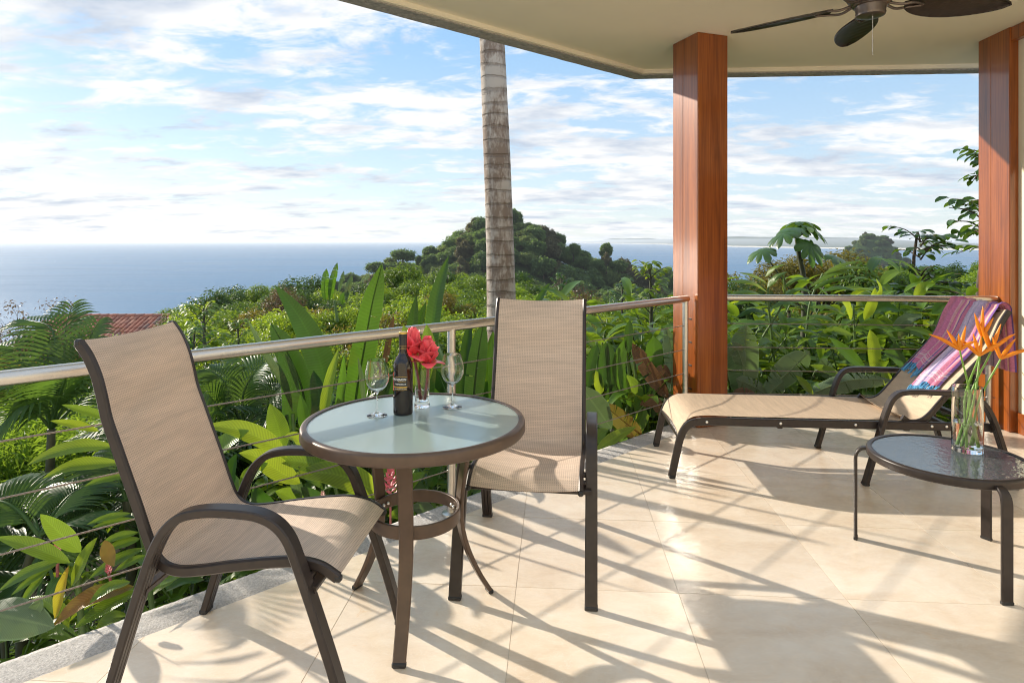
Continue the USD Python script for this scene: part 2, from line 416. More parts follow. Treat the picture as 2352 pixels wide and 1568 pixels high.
# ------------------------------------------------------------------ the terrace: floor tiles, concrete edge, roof, columns, railings, wall
R0, R1 = np.array([-1.616, 1.994]), np.array([1.300, 4.735])      # the left handrail runs from R0 (left picture edge) to R1
RD = (R1 - R0) / np.linalg.norm(R1 - R0)
RN = np.array([RD[1], -RD[0]])                                    # inwards
HU = np.array([0.9977, -0.068])                                   # the house's axes
HU /= np.linalg.norm(HU)
HV = np.array([-HU[1], HU[0]])
FAR0 = np.array([1.56, 4.845])                                    # the far handrail
FAR1 = FAR0 + HU * 2.02


def meet(p, d, q, e):
    t = np.linalg.solve(np.stack([d, -e], 1), q - p)
    return p + d * t[0]


def rim(off):
    """The terrace outline at a distance beyond (+) the two handrails."""
    a, b = R0 - RN * off, FAR0 + HV * off
    c = meet(a, RD, b, HU)
    return a - RD * 7.5, c, b + HU * 7.0


inner, outer = rim(-0.055), rim(0.115)
floor_poly = Polygon([inner[0], inner[1], inner[2], inner[2] - HV * 13, inner[0] - HV * 8])
T = Thing('terrace_floor', kind='structure')
g = trimesh.creation.extrude_polygon(floor_poly, 0.2, engine='earcut')
g.apply_translation([0, 0, -0.2018])
T.add('grout_bed', g, M_grout, smooth=False)
TS, O = 0.642, np.array([0.017, 2.54])
tile_more = []
for i in range(-8, 9):
    for j in range(-9, 6):
        c = O + HU * TS * (i + .5) + HV * TS * (j + .5)
        if not (-5.2 < c[0] < 6 and -3.2 < c[1] < 6):
            continue
        h = TS / 2 - 0.0012
        sq = Polygon([c + HU * a * h + HV * b * h for a, b in ((-1, -1), (1, -1), (1, 1), (-1, 1))]).intersection(floor_poly)
        if sq.is_empty or sq.area < 0.002:
            continue
        for piece in getattr(sq, 'geoms', [sq]):
            m = trimesh.creation.extrude_polygon(piece, 0.006, engine='earcut')
            m.apply_translation([0, 0, -0.006 + float(rng.uniform(-.0004, .0002))])
            seen = c[1] > 1.5 and abs(c[0]) < 0.9 * c[1] + .9
            (T.add('tile', m, M_tile, smooth=False) if seen else tile_more.append(m))
T.add('tile_field', cat_(tile_more), M_tile, smooth=False, kind='stuff')

# rough concrete edge: one bumpy strip just under the tiles' level
edge_poly = Polygon([inner[0], inner[1], inner[2], outer[2], outer[1], outer[0]])
T = Thing('terrace_edge', kind='structure')


def edge_strip(a0, a1, b0, b1, n, w=10):
    g = np.zeros((n, w, 3))
    for k in range(w):
        t = k / (w - 1)
        p0, p1 = a0 + (b0 - a0) * t, a1 + (b1 - a1) * t
        g[:, k, :2] = p0 + (p1 - p0) * np.linspace(0, 1, n)[:, None]
    g[..., 2] = -0.003 + 0.004 * (meshkit.fbm(np.dstack([g[..., :2] * 120, g[..., 2:]]), 3, 5) - .5)
    g[:, 0, 2] = g[:, 1, 2] = -0.008
    wall = np.concatenate([g[:, -1:] + (0, 0, -z) for z in (0.05, 0.25, 0.6, 1.5)], 1)
    return sheet(np.concatenate([g, wall], 1))[0]


T.add('concrete_edge', edge_strip(inner[0] + RD * 4, inner[1], outer[0] + RD * 4, outer[1], 900), M_conc, smooth=True)
T.add('concrete_edge', edge_strip(inner[1], inner[2], outer[1], outer[2], 500), M_conc, smooth=True)

# roof: a slab with a lower lip along its edge
CEIL = 2.94
e0, e1 = np.array([-1.094, 3.96]), np.array([1.137, 5.89])
ED = (e1 - e0) / np.linalg.norm(e1 - e0)
EN = np.array([-ED[1], ED[0]])
eu = np.array([4.196, 5.69]) - e1
eu /= np.linalg.norm(eu)
ev = np.array([-eu[1], eu[0]])


def eave(off):
    a, b = e0 - EN * off, e1 - ev * off
    c = meet(a, ED, b, eu)
    return [a - ED * 7, c, b + eu * (6 - off), b + eu * (6 - off) - ev * 12, a - ED * 7 - ev * 6]


T = Thing('ceiling', kind='structure')
cover = sbox(-20, 2.3, 20, 20)  # roof cut short ahead of the camera to let in fill light
m = trimesh.creation.extrude_polygon(Polygon(eave(0.16)).intersection(cover), 0.24, engine='earcut')
m.apply_translation([0, 0, CEIL])
T.add('soffit', m, M_plaster, smooth=False)
m = trimesh.creation.extrude_polygon(Polygon(eave(0.135)).difference(Polygon(eave(0.162))).buffer(0).intersection(cover), 0.035, engine='earcut')
m.apply_translation([0, 0, CEIL - 0.035])
T.add('lip', m, M_lip, smooth=False)
ring = Polygon(eave(0.0)).difference(Polygon(eave(0.137))).buffer(0).intersection(cover)
m = trimesh.creation.extrude_polygon(ring, 0.30, engine='earcut')
m = m.subdivide_to_size(0.16)
v = np.array(m.vertices)
v[:, 2] += CEIL - 0.045
v += 0.006 * (np.stack([meshkit.fbm(v * 14, 3, s) for s in (1, 2, 3)], 1) - .5)
T.add('fascia', trimesh.Trimesh(v, m.faces, process=False), M_conc_dark, smooth=False)

# wooden columns (boards with a fine joint)
def column(name, corner, e1_, e2_, a, b, label):
    """A boxed column of varnished boards: its near corner, the directions and widths of the two faces seen."""
    e1_, e2_ = np.asarray(e1_) / np.linalg.norm(e1_), np.asarray(e2_) / np.linalg.norm(e2_)
    c = np.array(corner) + e1_ * a / 2 + e2_ * b / 2
    rot = math.atan2(e1_[1], e1_[0])
    t = Thing(name, label, 'column', (c[0], c[1], 0), rot)
    t.add('shaft', slab((a - .004, b - .004, CEIL - .002), (0, 0, CEIL / 2 - .001), 0.003), M_wood, smooth=False)
    for s in (-1, 1):
        t.add('board', slab((a - 0.0, 0.006, CEIL - .004), (0, s * (b / 2 - 0.0), CEIL / 2), 0.0025), M_wood, smooth=False)
        t.add('board', slab((0.006, b * .58 - .002, CEIL - .004), (s * (a / 2 - 0.0), -b * .21, CEIL / 2), 0.002), M_wood, smooth=False)
        t.add('board', slab((0.006, b * .42 - .002, CEIL - .004), (s * (a / 2 - 0.0), b * .29, CEIL / 2), 0.002), M_wood, smooth=False)
    return t


CABLES = (0.757, 0.577, 0.400, 0.223)
col_a = column('wood_column', (1.381, 4.690), (.941, .337), (-.337, .941), .264, .319, 'varnished reddish wooden column behind the foot of the sun lounger')
for z in (0.80, .625, .45, .275):
    col_a.add('cable_slot', slab((0.004, 0.055, 0.012), (-.264 / 2 - .004, -.06, z), 0.001), M_black, smooth=False)
col_b = column('wood_column', (3.612, 4.585), HU, HV, .30, .335, 'varnished wooden column at the right edge beside the cream wall')

# cream wall with baseboard, beam and dark window running from the right column towards the viewer
t = Thing('wall', 'cream plastered wall right of the second wooden column with wooden baseboard, plus added fill wall behind the camera', 'wall', (3.672, 4.60, 0), math.atan2(HV[1], HV[0]) + PI)
t.add('plaster', slab((5.0, .2, CEIL), (2.5, .1, CEIL / 2), 0.002), M_wallp, smooth=False)
t.add('plaster', slab((.2, 9.0, 3.0), (6.9, -4.2, 1.5), .002), M_wallp, smooth=False)  # added wall behind the camera, bounces warm fill light onto the terrace
t.add('baseboard', slab((4.98, .018, .15), (2.49, -.010, .075), 0.004), M_wood, smooth=False)
t.add('beam', slab((5.0, .05, .10), (2.5, -.026, CEIL - .052), 0.004), M_wood, smooth=False)
w = t.add('window', slab((1.5, .04, 1.75), (1.02, -.021, 1.25), 0.005), M_window, smooth=False)
t.add('pane', slab((1.34, .006, 1.59), (1.02, -.0445, 1.25), 0.001), M_black, smooth=False, parent=w)


# railings
def railing(name, label, a, b, posts, end_post_z, cables=CABLES, z=0.955, ext=(0, 0)):
    d = (b - a) / np.linalg.norm(b - a)
    mid = (a + b) / 2
    t = Thing(name, label, 'railing', (mid[0], mid[1], 0), 0)
    A, B = np.r_[a - d * ext[0], z], np.r_[b + d * ext[1], z]
    t.addw('handrail', tube(np.linspace(A, B, 40), 0.0254, 24), M_steel, smooth=True)
    for p in posts:
        q = a + d * p
        t.addw('post', tube([(*q, -0.005), (*q, z - .012)], 0.0225, 20), M_steel, smooth=40)
        t.addw('flange', lathe([(0, .012), (.030, .012), (.048, .006), (.050, -.004), (0, -.004)], 28, (q[0], q[1], .002)), M_steel, smooth=40)
        for cz in cables:
            c = trimesh.creation.cylinder(0.006, 0.062, sections=10)
            c.apply_transform(trimesh.geometry.align_vectors([0, 0, 1], [d[0], d[1], 0]))
            c.apply_translation([q[0], q[1], cz])
            t.addw('cable_fitting', c, M_steel, smooth=40)
    for k, cz in enumerate(cables):
        n = 260
        pts = np.linspace(np.r_[a - d * ext[0], cz], np.r_[b + d * (ext[1] * .8), cz], n)
        strands = []
        nrm, up = np.array([d[1], -d[0], 0]), np.array([0, 0, 1.0])
        for s in range(3):
            ph = np.linspace(0, np.linalg.norm(pts[-1] - pts[0]) * 2 * PI / .05, n * 3) + s * 2 * PI / 3
            pp = np.stack([np.interp(np.linspace(0, 1, n * 3), np.linspace(0, 1, n), pts[:, i]) for i in range(3)], 1)
            strands.append(tube(pp + .0018 * (np.cos(ph)[:, None] * nrm + np.sin(ph)[:, None] * up), 0.0019, 5))
        t.addw('cable', cat_(strands), M_cable, smooth=True)
    return t


LR = float(np.linalg.norm(R1 - R0))
railing('railing', 'long stainless handrail with wire cables behind the round table', R0, R1, [-2.2, 0.443 * LR + .02, LR - 0.0], .95, ext=(4.5, 0.024))
railing('railing', 'stainless handrail with wire cables behind the sun lounger', FAR0, FAR1, [0.0, 2.0], .95, ext=(0.0, 0.03))

# ------------------------------------------------------------------ ceiling fan
FAN = np.array([1.93, 3.40, 0.0])
fan = Thing('ceiling_fan', 'dark ceiling fan with five leaf-shaped blades and a pull chain', 'fan', FAN)
fan.add('canopy', lathe([(0, CEIL), (.075, CEIL), (.075, CEIL - .02), (.05, CEIL - .05), (.014, CEIL - .06), (.014, 2.82)], 28), M_fanmetal)
fan.add('motor', lathe([(.014, 2.83), (.06, 2.82), (.105, 2.78), (.115, 2.74), (.115, 2.69), (.10, 2.665), (.088, 2.66), (.088, 2.652), (.078, 2.648), (.072, 2.62), (.074, 2.612), (.07, 2.600), (.05, 2.592), (0, 2.590)], 40), M_fanmetal)
for k in range(5):
    az = math.radians(143 - 72 * k)
    d, s = np.array([math.cos(az), math.sin(az), 0]), np.array([-math.sin(az), math.cos(az), 0])
    pitch = math.radians(-13)
    n = 26
    u = np.linspace(0, 1, n)
    half = 0.112 * np.sin(PI * np.clip(u, .0, 1) ** .80) ** .62 + .002
    g = np.zeros((n, 9, 3))
    for j in range(9):
        q = j / 4 - 1
        lat = half * q
        rib = .0030 * np.abs(np.sin((u * 17 + abs(q) * 3) * PI)) * (abs(q) < .95)
        zz = 2.672 + np.sin(pitch) * lat - .012 * q * q - .010 * u + rib
        g[:, j] = d * (.185 + .56 * u[:, None]) + s * (np.cos(pitch) * lat[:, None]) + np.stack([0 * u, 0 * u, zz], 1)
    b = fan.add('blade', sheet(g, .007)[0], M_fan, smooth=40)
    for e in (-1, 1):
        arm = spline([d * .085 + s * .012 * e + (0, 0, 2.668), d * .15 + s * .034 * e + (0, 0, 2.650), d * .21 + s * .036 * e + (0, 0, 2.658), d * .275 + s * .008 * e + (0, 0, 2.658)], 16)
        fan.add('bracket', tube(arm, .0075, 8), M_fanmetal, smooth=True, parent=b)
fan.add('pull_chain', cat_([tube([(0, -.02, 2.40), (0, -.02, 2.60)], .0012, 5)] + [icosphere(1, .0024).apply_translation((0, -.02, 2.385 + .0068 * i)) for i in range(32)]), M_rivet, smooth=True)


# ------------------------------------------------------------------ sling chairs
def bar(p, q, w, h, lat, b=.003):
    return sweep(np.linspace(p, q, 3), rect_section(w, h, b), lat)


def make_chair(name, label, loc, rot):
    """Origin midway between the rear feet; +y is forwards."""
    t = Thing(name, label, 'chair', loc, rot, group='high-backed sling chairs at the round table')
    side = spline([(-.108, 1.083), (-.080, 1.045), (-.052, .985), (-.036, .93), (-.018, .855), (.012, .775), (.040, .70), (.078, .60), (.112, .505), (.135, .455), (.165, .425), (.21, .413), (.28, .419), (.38, .436), (.50, .452), (.58, .457), (.645, .445), (.695, .415)], 90)
    fabric = side + 0
    tang = np.gradient(side, axis=0)
    tang /= np.linalg.norm(tang, axis=1, keepdims=True)
    nrm = np.stack([-tang[:, 1], tang[:, 0]], 1)          # towards the sitter
    xs = np.linspace(-.214, .214, 15)
    g = np.zeros((90, 15, 3))
    for j, x in enumerate(xs):
        sag = .012 - .018 * (1 - (x / .214) ** 2)
        c = fabric + nrm * sag
        g[:, j] = np.stack([np.full(90, x), c[:, 0], c[:, 1]], 1)
    m, uv = sheet(g[:, ::-1], .0022)
    t.add('sling', m, M_sling, smooth=True, uv=uv)
    for s in (-1, 1):
        p3 = np.stack([np.full(90, s * .222), side[:, 0], side[:, 1]], 1)
        t.add('side_rail', sweep(p3, rect_section(.020, .032, .005), (1, 0, 0)), M_frame)
        for q in (p3[0], p3[-1]):
            t.add('end_cap', slab((.022, .024, .022), q, .006), M_black)
        loop = spline([(0, 0), (.045, .14), (.09, .28), (.13, .40), (.166, .497), (.200, .556), (.245, .594), (.31, .611), (.42, .613), (.485, .605), (.532, .582), (.565, .545), (.593, .48), (.622, .40), (.664, .28), (.707, .15), (.75, 0)], 110)
        l3 = np.stack([np.full(110, s * .2625), loop[:, 0], loop[:, 1]], 1)
        sec = rect_section(.048, .026, .004, grooves=2)
        sec = [(a, -b) for a, b in sec][::-1]
        i0, i1 = 37, 75
        t.add('leg', sweep(l3[:i0 + 1], sec, (1, 0, 0)), M_frame)
        t.add('armrest', sweep(l3[i0:i1 + 1], sec, (1, 0, 0)), M_frame)
        t.add('leg', sweep(l3[i1:], sec, (1, 0, 0)), M_frame)
        for q, dy in ((l3[0], .003), (l3[-1], -.003)):
            t.add('foot_cap', slab((.050, .030, .016), q + (0, dy, .008), .003), M_black)
        # brackets from the seat rails to the legs
        for y, z in ((.135, .41), (.615, .425), (.60, .452)):
            br = trimesh.creation.cylinder(.011, .05, sections=14)
            br.apply_transform(trimesh.geometry.align_vectors([0, 0, 1], [1, 0, 0]))
            br.apply_translation([s * .236, y, z])
            t.add('bracket', br, M_frame, smooth=40)
    t.add('crossbar', bar((-.262, .628, .402), (.262, .628, .402), .022, .036, (0, .3, 1)), M_frame)
    t.add('crossbar', bar((-.262, .118, .372), (.262, .118, .372), .022, .036, (0, .3, 1)), M_frame)
    t.add('crossbar', bar((-.215, -.108, 1.045), (.215, -.108, 1.045), .014, .014, (0, 0, 1)), M_frame)
    return t


def facing(f):
    return math.atan2(-f[0], f[1])


make_chair('sling_chair', 'beige sling chair seen from the side at the left of the round table', (-1.176, 2.113, 0), facing((.995, -.090)))
make_chair('sling_chair', 'beige sling chair facing the viewer behind the round table', (.137, 3.160, 0), facing((-.1315, -.991)))

# ------------------------------------------------------------------ round table
TC = np.array([-.363, 2.367, 0.0])
TT = 0.72
tab = Thing('round_table', 'round bronze patio table with frosted glass top between two chairs', 'table', TC)
tab.add('glass_top', lathe([(0, TT), (.375, TT), (.391, TT), (.391, TT - .006), (0, TT - .006)], 72), M_tglass, smooth=False)
tab.add('rim', lathe([(.388, TT + .004), (.398, TT + .007), (.408, TT + .004), (.412, TT - .004), (.413, TT - .030), (.409, TT - .036), (.398, TT - .038), (.392, TT - .036), (.380, TT - .008), (.388, TT - .0075), (.392, TT - .006), (.388, TT + .004)], 96), M_bronze, smooth=50)
for k in range(3):
    az = math.radians((-91, 27, 147)[k])
    d, s = np.array([math.cos(az), math.sin(az), 0]), np.array([-math.sin(az), math.cos(az), 0])
    prof = spline([(.300, .700), (.262, .69), (.235, .655), (.215, .60), (.196, .50), (.184, .42), (.180, .35), (.186, .28), (.212, .19), (.258, .09), (.305, 0.012)], 40)
    wid = np.interp(prof[:, 1], [0, .35, .7], [.044, .050, .056]) / .05
    tab.add('leg', sweep(d * prof[:, :1] + np.array([0, 0, 1]) * prof[:, 1:], rect_section(.05, .017, .004), s, wid), M_bronze)
    tab.add('foot_cap', slab((.020, .047, .018), d * .306 + (0, 0, .009), .004, az), M_black)
    for z in (.372, .395):
        tab.add('bolt', icosphere(2, .0065).apply_translation(d * .150 + s * (.012 if z < .38 else -.012) + (0, 0, .37)), M_rivet, smooth=True)
tab.add('brace_ring', lathe([(.157, .350), (.157, .392), (.160, .395), (.166, .395), (.169, .392), (.169, .350), (.166, .347), (.160, .347), (.157, .350)], 72), M_bronze, smooth=50)


# ------------------------------------------------------------------ things on the round table
def wine_glass(label, at):
    t = Thing('wine_glass', label, 'wine glass', at, group='wine glasses on the round table')
    o = [(0, .0), (.038, .0), (.0385, .0015), (.036, .004), (.018, .008), (.007, .014), (.0042, .022), (.0038, .06), (.004, .082), (.008, .091), (.022, .098), (.036, .112), (.0455, .132), (.0475, .147), (.046, .165), (.041, .188), (.0355, .2115), (.0350, .2125)]
    i = [(.0342, .2115), (.0395, .188), (.0446, .165), (.0461, .147), (.0441, .133), (.0348, .1135), (.021, .1005), (.007, .0955), (0, .0950)]
    t.add('stem_foot', lathe(o[:9] + [(.003, .0825), (0, .0825)], 40), M_glass, smooth=60)
    t.add('bowl', lathe([(0, .0826), (.004, .0826)] + o[9:] + i, 48), M_glass, smooth=60)
    return t


wine_glass('empty wine glass left of the dark wine bottle', (-.518, 2.423, TT + .0005))
wine_glass('empty wine glass right of the pink flowers', (-.241, 2.545, TT + .0005))

BO = np.array([-.4225, 2.45, TT + .0005])
bot = Thing('wine_bottle', 'dark red wine bottle with black label and gold-topped capsule', 'bottle', BO)
bot.add('body', lathe([(0, .006), (.030, .002), (.034, .0), (.0372, .004), (.0378, .012), (.0378, .178), (.0372, .190), (.0345, .203), (.028, .216), (.0205, .226), (.0162, .236), (.0148, .248), (.0142, .262)], 48), M_bottle, smooth=60)
bot.add('capsule', lathe([(.0150, .250), (.0152, .262), (.0150, .296), (.0158, .298), (.0160, .309), (.0155, .3105)], 40), M_capsule, smooth=40)
bot.add('capsule_top', lathe([(.0157, .3085), (.0163, .310), (.0160, .316), (.0145, .3175), (0, .3175)], 40), M_gold, smooth=40)
look = math.atan2(-BO[0], -BO[1])          # the label's middle is turned a little to the left of the viewer


def wrap(m, r, mid, z):
    """Bends a flat mesh (x along, y up, z out) round a cylinder; x = 0 lies at the angle "mid"."""
    v, f, _ = meshkit.arrays(m)
    a = mid + v[:, 0] / r
    rr = r + v[:, 2]
    return trimesh.Trimesh(np.stack([rr * np.cos(a), rr * np.sin(a), z + v[:, 1]], 1), f, process=False)


def band(x0, x1, y0, y1, th, n=24):
    m = trimesh.creation.box([x1 - x0, y1 - y0, th])
    m.apply_translation([(x0 + x1) / 2, (y0 + y1) / 2, th / 2])
    return m.subdivide_to_size((x1 - x0) / n)


face = math.atan2(-BO[1], -BO[0])           # the angle that looks straight at the camera
lab = bot.add('label', wrap(band(-.048, .016, .0, .052, .0004), .0379, face, .098), M_label, smooth=False)
bot.add('label_edge', wrap(cat_([band(-.048, .016, .0505, .0518, .0006), band(-.048, .016, .0002, .0014, .0006), band(-.048, .016, .0095, .0145, .0006)]), .0379, face, .098), M_gold, smooth=False, parent=lab)


def words(s, h, x, y, material, bold=False):
    m = meshkit.text_mesh(s, h, 0.0003, bold)
    v = np.array(m.vertices)
    v[:, 0] += x - v[:, 0].max()
    v[:, 1] += y
    v[:, 2] += .0006
    bot.add('lettering', wrap((v, m.faces), .0379, face, .098), material, smooth=False, parent=lab)


words('DON SIMON', .0082, .0115, .0375, M_white, True)
words('SELECCION', .0036, .0105, .0310, M_gold)
words('TEMPRANILLO', .0046, .0112, .0215, M_white, True)
words('Vino de la Tierra de Castilla', .0028, .0135, .0042, M_white)
bot.add('side_label', wrap(band(-.088, -.0485, -.004, .063, .0004), .0379, face, .098), M_red, smooth=False)
words_neck = meshkit.text_mesh('BODEGA', .0030, .0003)
words_neck.apply_translation([-.007, .0, .0002])
bot.add('neck_band', cat_([wrap(band(-.046, .046, .0, .0009, .0004), .01515, face, .253), wrap(band(-.046, .046, .0, .0009, .0004), .01515, face, .263), wrap(words_neck, .01520, face, .2565)]), M_gold, smooth=False)

M_petal = pbr('ginger_petal', (0.82, 0.10, 0.125), 0.28, vary=0.12, vscale=28, spec=0.6)
M_stalk = pbr('flower_stalk', (0.30, 0.09, 0.08), 0.4, vary=0.3, vscale=40)
M_gstalk = pbr('green_stalk', (0.16, 0.30, 0.045), 0.4, vary=0.2, vscale=40)
M_bract = mat('orange_bract', {'p': ('principled_bsdf', {'base_color': (0.86, 0.29, 0.008), 'roughness': 0.32}), 't': ('translucent_bsdf', {'color': (0.9, 0.35, 0.01)}), 'm': ('mix_closure', {'fac': 0.25})},
              [('p.BSDF', 'm.closure1'), ('t.BSDF', 'm.closure2')], surface='m.closure')


def petal(L, Wd, cup, curl, base, az, tilt, roll=0):
    """A cupped petal rising from "base", leaning outwards by "tilt" towards "az"."""
    n, m = 12, 7
    u = np.linspace(0, 1, n)[:, None]
    q = np.linspace(-1, 1, m)[None, :]
    half = Wd / 2 * np.sin(PI * (u * .86 + .07)) ** .75
    ang = q * cup
    x = half * np.sin(ang) / max(cup, .1) * 1.2
    th = tilt + curl * u ** 2
    s = np.cumsum(np.cos(th) * L / (n - 1)) - L / (n - 1)
    o = np.cumsum(np.sin(th) * L / (n - 1)) - L / (n - 1) * np.sin(th[0])
    out = o[:, None] - half * (1 - np.cos(ang)) * .9 / max(cup, .1) + 0 * q
    z = s[:, None] + 0 * q
    rad, tan = np.array([math.cos(az), math.sin(az), 0]), np.array([-math.sin(az), math.cos(az), 0])
    g = np.asarray(base) + out[..., None] * rad + x[..., None] * tan + z[..., None] * np.array([0, 0, 1.0])
    return sheet(g, .0012)[0]


VA = np.array([-.3637, 2.554, TT + .0005])
va = Thing('flower_vase', 'small tapered glass vase holding pink ginger flowers beside the wine bottle', 'vase', VA)
va.add('glass', lathe([(0, 0), (.030, 0), (.0315, .004), (.0305, .014), (.0275, .018), (.0280, .03), (.0345, .153), (.0342, .155), (.0330, .154), (.0260, .030), (.0255, .024), (0, .0235)], 44), M_glass, smooth=50)
va.add('water', lathe([(0, .0245), (.0252, .0245), (.0257, .030), (.0283, .070), (0, .0705)], 36), M_water, smooth=50)
heads = [((-.412 + .010, 2.553, .935), 'torch ginger flower with pink waxy petals next to the bottle neck', .0), ((-.335, 2.530, .905), 'torch ginger flower with pink waxy petals nearest the right wine glass', .9)]
for k, (c, lb, ph) in enumerate(heads):
    c = np.array(c)
    t = Thing('torch_ginger_flower', lb, 'flower', c, group='pink flowers in the small vase')
    foot = VA + (-.004 + .012 * k, .004 - .008 * k, .03)
    t.addw('stem', tube(spline([foot, (foot + c) / 2 + (.004, 0, 0), c + (0, 0, .012)], 14), .0055, 10), M_stalk, smooth=True)
    for (nn, L, Wd, tilt, curl, z) in ((4, .066, .050, 1.15, 1.1, -.006), (4, .074, .054, .62, .45, .0), (4, .080, .050, .26, .0, .006), (3, .080, .040, .06, -.15, .010)):
        for i in range(nn):
            r = rng.uniform(-.12, .12, 4)
            t.add('petal', petal(L * 1.12 * (1 + r[0]), Wd * 1.35 * (1 + r[1]), .95, curl + r[2], (0, 0, z), ph + i * 2 * PI / nn + tilt * 2 + r[3], tilt + r[2]), M_petal, smooth=True)

# (the two leaves in the vase come with the other plants)
HV_C = np.array([2.040, 2.83, 0.4505])
t = Thing('cylinder_vase', 'tall clear cylinder vase half full of water on the small side table', 'vase', HV_C)
t.add('glass', lathe([(0, 0), (.058, 0), (.060, .003), (.060, .286), (.0590, .288), (.0565, .286), (.0562, .024), (.054, .020), (0, .019)], 52), M_glass, smooth=50)
t.add('water', lathe([(0, .0196), (.0535, .0206), (.0556, .025), (.0558, .128), (0, .1285)], 44), M_water, smooth=50)
hel = [((1.985, 2.80, .905), .0), ((2.071, 2.80, .880), .7), ((2.150, 2.835, .895), 1.5), ((2.158, 2.79, .868), 2.2), ((2.128, 2.86, .955), .4)]
hel_l = ['orange heliconia flower leaning furthest left in the tall vase', 'orange heliconia flower second from the left in the tall vase', 'orange heliconia flower in the middle of the tall vase bunch', 'orange heliconia flower reaching past the right picture edge', 'orange heliconia flower standing highest in the tall vase']
bracts = [[(-1, .30, .55, .135), (-.50, .2, .95, .10), (-.15, -.1, 1, .075), (.40, .2, 1, .115), (.65, -.2, .45, .075)],
          [(-.8, .2, .75, .11), (.75, -.1, .45, .13), (.25, .2, 1, .09), (-.2, .1, 1, .10)],
          [(-.35, .1, 1, .12), (.9, .1, .55, .14), (.2, -.2, 1, .13), (.55, .3, .8, .10), (-.1, .3, 1, .13)],
          [(1, -.2, .33, .15), (.75, .2, .75, .12), (-.3, .1, 1, .10)],
          [(-.25, .1, 1, .11), (.1, .1, 1, .14), (.45, -.1, .9, .10)]]
for k, ((hx, hy, hz), ph) in enumerate(hel):
    c = np.array([hx, hy, hz])
    t = Thing('heliconia_flower', hel_l[k], 'flower', c, group='orange heliconia flowers in the tall vase')
    foot = HV_C + (.030 * math.cos(2.6 + ph * 2), .030 * math.sin(2.6 + ph * 2), .024)
    mid = HV_C + (.024 * math.cos(ph + k) + (hx - HV_C[0]) * .28, .020 * math.sin(ph + k), .24)
    t.addw('stem', tube(spline([foot, mid, c - (c - mid) * .15, c], 22), np.linspace(.0058, .0036, 22), 9), M_gstalk, smooth=True)
    for (bx, by, bz, L) in bracts[k]:
        d = np.array([bx, by, bz])
        d /= np.linalg.norm(d)
        n = 14
        u = np.linspace(0, 1, n)
        path = c + d * (u * L)[:, None] + np.array([0, 0, 1]) * (.018 * np.sin(u * PI * .9) * (1 - abs(d[2])))[:, None]
        t.addw('bract', tube(path, .0105 * np.sin(PI * (u * .93 + .05)) ** .7 * (1 - .55 * u) + .0006, 8), M_bract, smooth=True)

# ------------------------------------------------------------------ sun lounger
LO, LF = np.array([.958, 4.0, 0]), np.array([.9976, -.068])
lg = Thing('sun_lounger', 'beige mesh sun lounger with raised back and dark brown frame', 'sun lounger', LO, facing(LF))
LW = .288
bed = spline([(.045, .235), (.060, .275), (.085, .315), (.125, .343), (.18, .352), (.40, .350), (.80, .348), (1.20, .346), (1.42, .345)], 70)
back = spline([(1.315, .372), (1.36, .345), (1.42, .352), (1.465, .385), (1.52, .450), (1.60, .545), (1.70, .655), (1.775, .740), (1.815, .805), (1.840, .865), (1.865, .925), (1.905, .990)], 70)
for nm, cv, hw in (('bed_sling', bed, LW - .018), ('backrest_sling', back, LW - .030)):
    tg = np.gradient(cv, axis=0)
    tg /= np.linalg.norm(tg, axis=1, keepdims=True)
    nr = np.stack([-tg[:, 1], tg[:, 0]], 1)
    xs = np.linspace(-hw, hw, 15)
    g = np.zeros((70, 15, 3))
    for j, x in enumerate(xs):
        c = cv + nr * (.010 - .016 * (1 - (x / hw) ** 2))
        g[:, j] = np.stack([np.full(70, x), c[:, 0], c[:, 1]], 1)
    m, uv = sheet(g, .0022)
    lg.add(nm, m, M_lsling, smooth=True, uv=uv)
